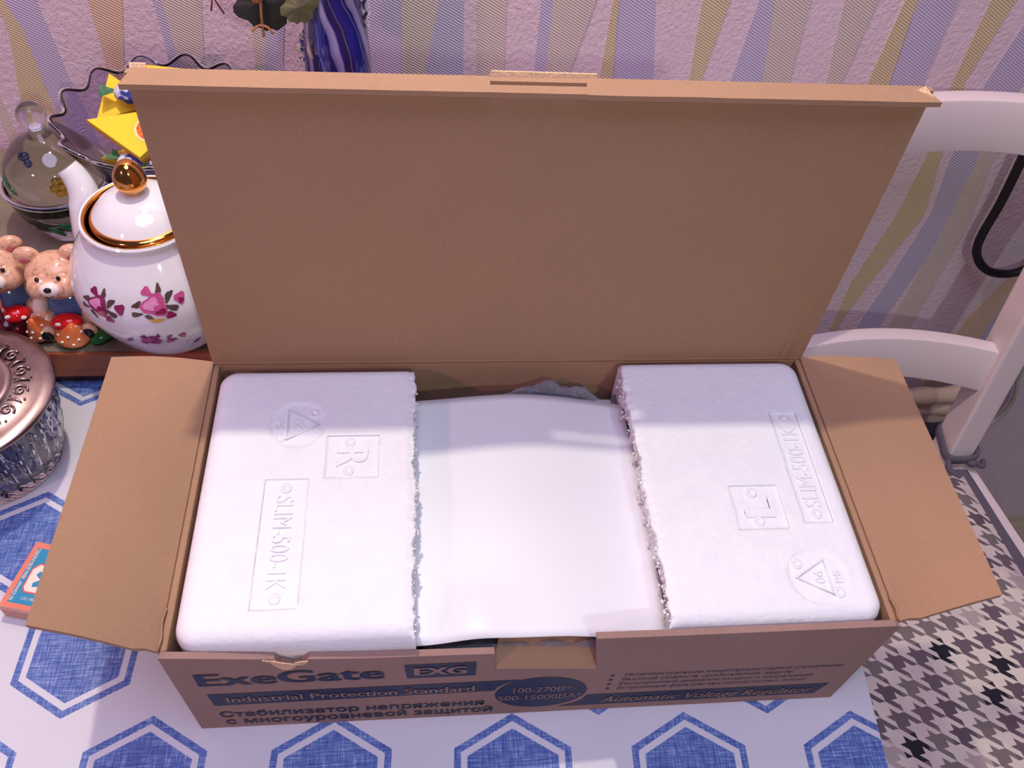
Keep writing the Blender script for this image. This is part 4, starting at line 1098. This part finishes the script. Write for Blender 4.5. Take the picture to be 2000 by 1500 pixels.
def mushroom(x, y, z0, r, h, tilt, label):
    root = thing('mushroom_ornament', label, 'ornament', (x, y, z0), 'dotted mushroom ornaments on the tray')
    Rt = Matrix.Rotation(tilt[0], 4, 'X') @ Matrix.Rotation(tilt[1], 4, 'Y')
    base = Vector((x, y, z0))
    bm = bmesh.new(); lathe(bm, x, y, [(0.0, z0), (r*0.42, z0), (r*0.36, z0+h*0.3), (r*0.34, z0+h*0.6), (0.0, z0+h*0.62)], 20); FIX.add(id(bm))
    obj('stem', bm, M['stem'], root)
    cp = [(0.0, 0.36), (0.62, 0.32), (0.95, 0.33), (1.0, 0.38), (0.93, 0.46), (0.72, 0.62), (0.45, 0.80), (0.20, 0.95), (0.0, 1.0)]
    bm = bmesh.new(); lathe(bm, 0, 0, [(a*r, c*h) for a, c in dense(cp, 3)], 36); FIX.add(id(bm))
    for v in bm.verts: v.co = base+Rt @ v.co
    cap = obj('cap', bm, M['orange'], root, label='orange cap with white dots')
    for k, (aa, f) in enumerate(((-100, 0.62), (-55, 0.75), (-150, 0.78), (-20, 0.55), (-78, 0.9), (30, 0.7), (160, 0.6), (90, 0.7), (-118, 0.88))):
        i0 = f; 
        pr = [(0.0, 1.0), (0.20, 0.95), (0.45, 0.80), (0.72, 0.62), (0.93, 0.46), (1.0, 0.38)]
        zz = 1.0
        for (ra, za), (rb, zb) in zip(pr, pr[1:]):
            if ra <= f <= rb: zz = za+(zb-za)*(f-ra)/(rb-ra)
        p = Vector((f*r*math.cos(math.radians(aa)), f*r*math.sin(math.radians(aa)), zz*h))
        bm = bmesh.new(); ball(bm, base+Rt @ p, 0.0011, 1.2, 1.2, 0.9, 8, 6); obj('dot', bm, M['whitegl'], cap)
    return root
mushroom(-0.3690, 0.3085, ZT, 0.0120, 0.0255, (0.28, -0.20), 'left orange mushroom ornament with white dots below the bear')
mushroom(-0.3480, 0.3035, ZT, 0.0140, 0.0235, (0.22, 0.22), 'right orange mushroom ornament with white dots beside the green leaf')
bm = bmesh.new()
lp = smoothpath([(-0.3320, 0.2965, ZT+0.004), (-0.3265, 0.3005, ZT+0.0065), (-0.3200, 0.3065, ZT+0.0080), (-0.3140, 0.3140, ZT+0.0075)], 5)
nL = len(lp)-1
tube(bm, lp, [0.0004+0.0062*math.sin(PI*(0.12+0.86*i/nL))**0.8 for i in range(nL+1)], 14)
for v in bm.verts: v.co.z = ZT+(v.co.z-ZT)*0.62
lf_ = tag(obj('ceramic_leaf', bm, M['greengl'], origin=(-0.323, 0.305, ZT)), 'dark green glazed leaf lying on the tray before the teapot', 'ornament')
pk = thing('mushroom_pick', 'pink translucent mushroom-shaped pick with upright stem before left bear', 'ornament', (-0.398, 0.308, ZT))
bm = bmesh.new(); lathe(bm, -0.398, 0.308, [(0.0, ZT+0.0002), (0.0150, ZT+0.0002), (0.0158, ZT+0.002), (0.0140, ZT+0.007), (0.0100, ZT+0.014), (0.0055, ZT+0.019), (0.0, ZT+0.0195)], 32); FIX.add(id(bm))
pc = obj('cap', bm, M['magenta'], pk, label='magenta cap with white dots')
for aa, f in ((-110, 0.6), (-60, 0.75), (-150, 0.7), (-20, 0.6)):
    p = Vector((-0.398+0.0148*f*math.cos(math.radians(aa)), 0.308+0.0148*f*math.sin(math.radians(aa)), ZT+0.0165-0.0115*f)); bm = bmesh.new(); ball(bm, p, 0.0012, 1, 1, 1, 8, 6); obj('dot', bm, M['whitegl'], pc)
bm = bmesh.new()
for dx in (-0.0018, 0.0018): tube(bm, [(-0.398+dx, 0.308, ZT+0.017), (-0.3965+dx, 0.308, ZT+0.040), (-0.393+dx, 0.308, ZT+0.066), (-0.392+dx, 0.308, ZT+0.070)], [0.0030, 0.0028, 0.0026, 0.0015], 10)
obj('stem', bm, M['pinkglass'], pk, label='pale pink stem')

# ------------------------------------------------------------------ matchbox
mb = thing('matchbox', 'wooden matchbox with turquoise label half under the left flap', 'matchbox', (-0.333, 0.112, 0))
ax = Vector((0.243, 0.970, 0)).normalized(); ay = Vector((ax.y, -ax.x, 0)); p0 = Vector((-0.3530, 0.0828, 0.0006))
def mp(u, v, z): return p0+ax*u+ay*v+Vector((0, 0, z))
bm = bmesh.new(); prism(bm, [mp(0.0, 0, 0), mp(0.0500, 0, 0), mp(0.0500, 0.0370, 0), mp(0.0, 0.0370, 0)], (0, 0, 1), 0.0145, 0.0008, 2); FIX.add(id(bm))
ms = obj('sleeve', bm, M['mb_side'], mb, smooth=False)
bm = bmesh.new(); prism(bm, [mp(-0.0006, 0.0012, 0.0012), mp(0.0506, 0.0012, 0.0012), mp(0.0506, 0.0358, 0.0012), mp(-0.0006, 0.0358, 0.0012)], (0, 0, 1), 0.0120); FIX.add(id(bm))
obj('drawer', bm, M['mb_side'], mb, smooth=False)
bm = bmesh.new(); bm.faces.new([bm.verts.new(mp(u, -0.00015, z)) for u, z in ((0.001, 0.001), (0.049, 0.001), (0.049, 0.0135), (0.001, 0.0135))])
obj('striking_strip', bm, M['mb_strike'], ms, smooth=False)
def mpoly(name, pts, z, mat): 
    bm = bmesh.new(); bm.faces.new([bm.verts.new(mp(u, v, z)) for u, v in pts]); FIX.add(id(bm)); return obj(name, bm, mat, ms, smooth=False)
mpoly('printed_label', [(0.001, 0.0008), (0.049, 0.0008), (0.049, 0.036), (0.001, 0.036)], 0.01465, M['mb_top'])
mpoly('printed_label', [(0.0042, 0.0042), (0.0455, 0.0042), (0.0455, 0.0330), (0.0042, 0.0330)], 0.01475, M['mb_blue'])
mpoly('printed_label', [(0.0125, 0.0115), (0.0155, 0.0090), (0.0300, 0.0085), (0.0345, 0.0120), (0.0345, 0.0290), (0.0300, 0.0320), (0.0155, 0.0320), (0.0125, 0.0290)], 0.01485, M['mb_red'])
mpoly('printed_label', [(0.0135, 0.0120), (0.0162, 0.0098), (0.0294, 0.0094), (0.0335, 0.0126), (0.0335, 0.0284), (0.0294, 0.0312), (0.0162, 0.0312), (0.0135, 0.0284)], 0.01495, M['mb_cream'])
mpoly('printed_label', [(0.0170, 0.0150), (0.0200, 0.0142), (0.0230, 0.0180), (0.0260, 0.0136), (0.0290, 0.0150), (0.0255, 0.0230), (0.0285, 0.0280), (0.0200, 0.0285), (0.0185, 0.0215)], 0.01505, M['mb_blue'])
MP = lambda u, v, z: mp(u, v, 0.0151+z)
text('printed_lettering', 'ЗАО «Спичечная фабрика «БЕЛКА-ФАВОРИТ»', (0.0052, 0.0448, 0.0074, 0.0048), M['whitegl'], ms, MP, bold=0.01)
text('printed_lettering', 'ГОСТ', (0.0062, 0.0062, 0, 1), M['whitegl'], ms, lambda u, v, z: Vector((0, 0, 0))) if False else None
def MP2(u, v, z): return mp(0.0095-v, 0.0125+u, 0.0151)
text('printed_lettering', 'ГОСТ 1820', (0.0, 0.0090, 0.0, 0.0020), M['whitegl'], ms, MP2)

# ------------------------------------------------------------------ vase and artificial leaves
VX, VY = -0.1320, 0.462
vase = thing('vase', 'tall blue glass vase with white swirls behind the open lid', 'vase', (VX, VY, ZT))
VP = [(0.024, 0.0405), (0.030, 0.050), (0.0305, 0.090), (0.0290, 0.150), (0.0270, 0.190), (0.0265, 0.205), (0.0255, 0.220), (0.0225, 0.240), (0.0225, 0.262), (0.0260, 0.290), (0.0340, 0.315), (0.0400, 0.330)]
def vm(a, r, z, i):
    return r*(1+0.02*math.cos(5*a+z*14)+(0.10*math.cos(6*a)*max(0, (z-0.29)/0.04))), z+0.006*math.cos(6*a)*max(0, (z-0.29)/0.04)
vd = dense(VP, 4)
bm = bmesh.new(); lathe(bm, VX, VY, [(0.0, 0.0405)]+vd+[(r-0.003, z) for r, z in vd[::-1]]+[(0.0, 0.048)], 56, vm); FIX.add(id(bm))
obj('vase_body', bm, M['vase'], vase)
for sg, z0, z1 in ((-1, 0.200, 0.225), (1, 0.228, 0.262)):
    bm = bmesh.new(); k = 10
    pts = [(VX+sg*((0.0262 if sg < 0 else 0.0232)+0.0016*math.sin(i*1.9)+0.0022*math.sin(PI*i/k)), VY-0.004, z0+(z1-z0)*i/k) for i in range(k+1)]
    tube(bm, pts, [0.0016+0.0012*abs(math.sin(i*0.9)) for i in range(k+1)], 10)
    obj('applied_ruffle', bm, M['clear'], vase, label='clear glass ruffle on the side')
pl_ = thing('artificial_plant', 'dark serrated artificial leaves hanging from the blue vase', 'plant', (VX, VY, 0.0500))
def leaf(pts, mat, label):
    """outline in 3D with a domed midrib"""
    P = [Vector(p) for p in pts]; c = sum(P, Vector())/len(P)
    out = []
    for i in range(len(P)):
        a, b_ = P[i], P[(i+1) % len(P)]; n = 4
        for k in range(n):
            q = a+(b_-a)*(k/n)
            if k % 2: q = q+(q-c).normalized()*0.0019
            out.append(q)
    bm = bmesh.new(); cv = bm.verts.new(c+Vector((0, -0.004, 0.001)))
    ring = [bm.verts.new(p) for p in out]
    for i in range(len(ring)): bm.faces.new((cv, ring[i], ring[(i+1) % len(ring)]))
    o = obj('leaf', bm, mat, pl_, smooth=False, label=label); m = o.modifiers.new('t', 'SOLIDIFY'); m.thickness = 0.0007
leaf([(-0.2035, 0.440, 0.2475), (-0.1840, 0.437, 0.2368), (-0.1700, 0.438, 0.2372), (-0.1580, 0.440, 0.2560), (-0.1600, 0.444, 0.2700), (-0.1800, 0.446, 0.2760), (-0.1960, 0.444, 0.2640)], M['leaf1'], 'dark green serrated leaf')
leaf([(-0.1690, 0.437, 0.2502), (-0.1600, 0.436, 0.2432), (-0.1490, 0.437, 0.2440), (-0.1400, 0.438, 0.2600), (-0.1480, 0.440, 0.2680), (-0.1600, 0.440, 0.2640)], M['leaf2'], 'olive green serrated leaf')
bm = bmesh.new()
tube(bm, smoothpath([(-0.1830, 0.433, 0.2330), (-0.1826, 0.4325, 0.2420), (-0.1815, 0.432, 0.2560), (-0.1790, 0.435, 0.2800), (-0.170, 0.448, 0.320), (-0.150, 0.458, 0.345), (-0.135, 0.462, 0.325), (-0.132, 0.462, 0.20)], 5), 0.0011, 7)
tube(bm, smoothpath([(-0.1905, 0.432, 0.2378), (-0.1868, 0.4315, 0.2412), (-0.1828, 0.4315, 0.2425), (-0.1788, 0.4315, 0.2408), (-0.1752, 0.432, 0.2362)], 4), 0.0010, 7)
obj('twig', bm, M['twig'], pl_, label='forked brown twig')
bm = bmesh.new()
tube(bm, [(-0.2105, 0.440, 0.2460), (-0.2150, 0.440, 0.2560), (-0.2180, 0.442, 0.2700), (-0.200, 0.450, 0.310), (-0.165, 0.460, 0.345)], 0.0007, 6)
tube(bm, [(-0.2195, 0.440, 0.2480), (-0.2165, 0.441, 0.2600)], 0.0007, 6)
obj('thin_stem', bm, M['redstem'], pl_, label='thin reddish stem')
bm = bmesh.new(); lathe(bm, -0.1835, 0.434, [(0.0, 0.2590), (0.004, 0.2600), (0.0055, 0.264), (0.003, 0.269), (0.0, 0.270)], 16)
obj('bud', bm, M['twig'], pl_, label='brown bud')

# ------------------------------------------------------------------ chair
chair = thing('chair', 'white painted wooden chair with two curved back rails right of table', 'chair', (0.465, 0.20, -0.75))
CXm, LEAN = 0.465, 0.176
def ysl(z): return 0.387+LEAN*(z+0.28)
for sg in (1, -1):
    bm = bmesh.new(); xa, xb = sorted((CXm+sg*0.130, CXm+sg*0.163))
    ra = []
    for z in (-0.75, -0.52, -0.30, -0.10, 0.05, 0.148):
        y = ysl(z) if z > -0.30 else ysl(-0.30)+(-0.30-z)*0.12
        ra.append([bm.verts.new((x, y+dy, z)) for x, dy in ((xa, 0), (xb, 0), (xb, 0.040), (xa, 0.040))])
    for i in range(len(ra)-1):
        for k in range(4): bm.faces.new((ra[i][k], ra[i][(k+1) % 4], ra[i+1][(k+1) % 4], ra[i+1][k]))
    bm.faces.new(ra[0][::-1]); bm.faces.new(ra[-1]); FIX.add(id(bm))
    bmesh.ops.recalc_face_normals(bm, faces=bm.faces[:])
    bmesh.ops.bevel(bm, geom=[e for e in bm.edges if abs((e.verts[0].co-e.verts[1].co).z) > 0.05], offset=0.003, segments=2, profile=0.5, affect='EDGES')
    obj('back_post', bm, M['chair'], chair, smooth=False)
def rail(name, zb, zt, sag, arch, th, xr):
    bm = bmesh.new(); n = 20; R = []
    for i in range(n+1):
        u = -1+2*i/n; x = CXm+xr*u; dy = sag*(1-u*u)
        zb_ = zb+arch*(1-u*u)
        R.append([bm.verts.new((x, ysl(z)+0.008+dy+q, z)) for z, q in ((zb_, 0), (zb_, th), (zt, th), (zt, 0))])
    for i in range(n):
        for k in range(4): bm.faces.new((R[i][k], R[i+1][k], R[i+1][(k+1) % 4], R[i][(k+1) % 4]))
    bm.faces.new(R[0]); bm.faces.new(R[-1][::-1]); FIX.add(id(bm))
    bmesh.ops.recalc_face_normals(bm, faces=bm.faces[:])
    bmesh.ops.bevel(bm, geom=[e for e in bm.edges if abs((e.verts[0].co-e.verts[1].co).x) > 0.005], offset=0.002, segments=2, profile=0.5, affect='EDGES')
    obj(name, bm, M['chair'], chair, smooth=True, angle=0.6)
rail('top_rail', 0.099, 0.1550, 0.022, 0.005, 0.018, 0.1320)
rail('lower_rail', -0.1840, -0.1255, 0.024, 0.003, 0.018, 0.1320)
SEAT = [(0.285, 0.4260), (0.275, 0.20), (0.265, 0.00), (0.275, -0.035), (0.300, -0.050), (0.650, -0.050), (0.675, -0.035), (0.680, 0.00), (0.662, 0.20), (0.636, 0.384), (0.600, 0.386), (0.600, 0.426), (0.330, 0.426)]
bm = bmesh.new(); prism(bm, [Vector((x, y, -0.326)) for x, y in SEAT], (0, 0, 1), 0.026, 0.004); FIX.add(id(bm))
obj('seat', bm, M['chair'], chair, smooth=False)
bm = bmesh.new()
box(bm, 0.300, 0.640, -0.020, 0.000, -0.385, -0.326); box(bm, 0.320, 0.610, 0.392, 0.410, -0.385, -0.326); box(bm, 0.290, 0.310, 0.0, 0.392, -0.385, -0.326); box(bm, 0.622, 0.642, 0.0, 0.385, -0.385, -0.326)
obj('seat_apron', bm, M['chair'], chair, smooth=False)
for lx in (0.290, 0.650):
    bm = bmesh.new(); box(bm, lx-0.017, lx+0.017, -0.030, 0.004, -0.75, -0.326, 0.003); obj('front_leg', bm, M['chair'], chair, smooth=False)
# cushion
cu = thing('seat_cushion', 'houndstooth seat cushion with mauve edge on the white chair', 'cushion', (0.465, 0.18, -0.2995))
CU = [(0.292, 0.372), (0.283, 0.20), (0.276, 0.00), (0.290, -0.030), (0.640, -0.030), (0.655, 0.000), (0.638, 0.20), (0.616, 0.372)]
def inset(poly, d):
    c = Vector((0.462, 0.17, 0)); out = []
    n = len(poly)
    for i in range(n):
        a, b_, c_ = Vector(poly[i-1]+(0,)), Vector(poly[i]+(0,)), Vector(poly[(i+1) % n]+(0,))
        e1 = (b_-a).normalized(); e2 = (c_-b_).normalized()
        n1 = Vector((-e1.y, e1.x, 0)); n2 = Vector((-e2.y, e2.x, 0)); m = (n1+n2).normalized()
        k = d/max(0.3, m.dot(n1)); out.append((b_.x+m.x*k, b_.y+m.y*k))
    return out
bm = bmesh.new()
prism(bm, [Vector((x, y, -0.2990)) for x, y in inset(CU, 0.002)], (0, 0, 1), 0.014, 0.004); FIX.add(id(bm))
obj('cushion_border', bm, M['trim'], cu, smooth=True, angle=0.7, label='mauve grey fabric border')
bm = bmesh.new(); ins = inset(CU, 0.014)
n = 26; poly = [Vector((x, y, 0)) for x, y in ins]
def lerp_poly():
    # quad grid over the trapezoid
    L0, L1 = poly[3], poly[0]; R0, R1 = poly[4], poly[7]
    V = []
    for j in range(n+1):
        v = j/n; row = []
        y = -0.018+(0.359+0.018)*v
        xl = 0.300-0.0+0.006*v+0.0; xr_ = 0.641-0.0375*v
        for i in range(n+1):
            u = i/n; e = min(u, 1-u, v, 1-v)
            z = -0.2848+0.0072*min(1, e/0.10)**0.5+0.0012*noise.noise(Vector((u*5, v*5, 1)))*min(1, e*8)
            row.append(bm.verts.new((xl+(xr_-xl)*u, y, z)))
        V.append(row)
    for j in range(n):
        for i in range(n): bm.faces.new((V[j][i], V[j][i+1], V[j+1][i+1], V[j+1][i]))
lerp_poly()
obj('cushion_top', bm, M['hounds'], cu, label='houndstooth patterned fabric')
bm = bmesh.new()
xa, xb = CXm+0.130, CXm+0.163; yb = ysl(-0.283)
loop = smoothpath([(xa-0.0030, yb+0.016, -0.2815), (xa-0.0035, yb+0.004, -0.2825), (xa+0.002, yb-0.0045, -0.2825), (xa+0.017, yb-0.0052, -0.2830), (xb-0.003, yb-0.0045, -0.2815), (xb+0.0035, yb+0.004, -0.2800), (xb+0.0035, yb+0.030, -0.2790), (xb-0.004, yb+0.0435, -0.2785), (xa+0.004, yb+0.0435, -0.2785), (xa-0.0030, yb+0.034, -0.2795)], 4)
tube(bm, loop, 0.0032, 8, close=True)
for v in bm.verts: v.co.z = -0.2815+(v.co.z+0.2815)*2.2
ball(bm, (xb-0.004, yb-0.010, -0.2850), 0.0058, 1.3, 0.9, 0.9, 14, 10)
tube(bm, smoothpath([(xb-0.002, yb-0.010, -0.2855), (xb+0.009, yb-0.013, -0.2870), (xb+0.013, yb-0.004, -0.2875)], 4), [0.0034]*9, 8)
tube(bm, smoothpath([(xa-0.002, yb-0.004, -0.2840), (xa-0.006, yb-0.018, -0.2850), (xa+0.002, yb-0.032, -0.2830)], 4), [0.0040]*9, 8)
obj('tie', bm, M['trim'], cu, label='mauve grey tie knotted round the back post')

# ------------------------------------------------------------------ cords and cloth behind the chair
bm = bmesh.new()
tube(bm, smoothpath([(0.612, 0.555, 0.262), (0.585, 0.548, 0.225), (0.566, 0.545, 0.140), (0.573, 0.545, 0.100), (0.5813, 0.545, 0.048), (0.5880, 0.545, -0.008), (0.5900, 0.545, -0.052), (0.5965, 0.545, -0.079), (0.6150, 0.545, -0.102), (0.6380, 0.545, -0.1145), (0.6660, 0.545, -0.1140), (0.686, 0.545, -0.094), (0.688, 0.545, -0.050), (0.676, 0.545, 0.020), (0.664, 0.545, 0.140), (0.642, 0.548, 0.225), (0.613, 0.556, 0.263)], 6), 0.0052, 10)
tag(obj('black_cord', bm, M['cord'], origin=(0.62, 0.545, -0.05)), 'thick black cord hanging in a loop behind the chair back', 'cord')
bm = bmesh.new()
tube(bm, smoothpath([(0.775, 0.552, -0.20), (0.7918, 0.552, -0.320), (0.812, 0.552, -0.375), (0.816, 0.552, -0.420), (0.800, 0.552, -0.445), (0.770, 0.552, -0.463), (0.72, 0.552, -0.480), (0.66, 0.552, -0.60), (0.655, 0.552, -0.748)], 6), 0.0036, 8)
tag(obj('white_cable', bm, M['cable'], origin=(0.77, 0.552, -0.4)), 'thin cream cable curving along the wall right of the chair', 'cable')
bd = thing('cloth_bundle', 'folded pale cloth behind the chair, over a dark block for shade', 'cloth', (0.665, 0.52, -0.75))
for k, (z0, r) in enumerate(((-0.322, 0.013), (-0.345, 0.015), (-0.367, 0.012))):
    bm = bmesh.new()
    tube(bm, smoothpath([(0.560, 0.520, z0+0.004), (0.60, 0.516, z0-0.001), (0.64, 0.518, z0-0.004), (0.68, 0.520, z0-0.003), (0.715, 0.522, z0+0.002)], 5), [r*(1+0.1*math.sin(i*0.9+k)) for i in range(21)], 14)
    obj('fold', bm, M['cloth'], bd)
bm = bmesh.new(); box(bm, 0.550, 0.725, 0.492, 0.545, -0.7495, -0.374, 0.015, 3); obj('shade_block', bm, M['shade_dark'], bd, label='dark block in place of wall shadow below the cloth')  # dark block added for the wall shadow beneath the cloth
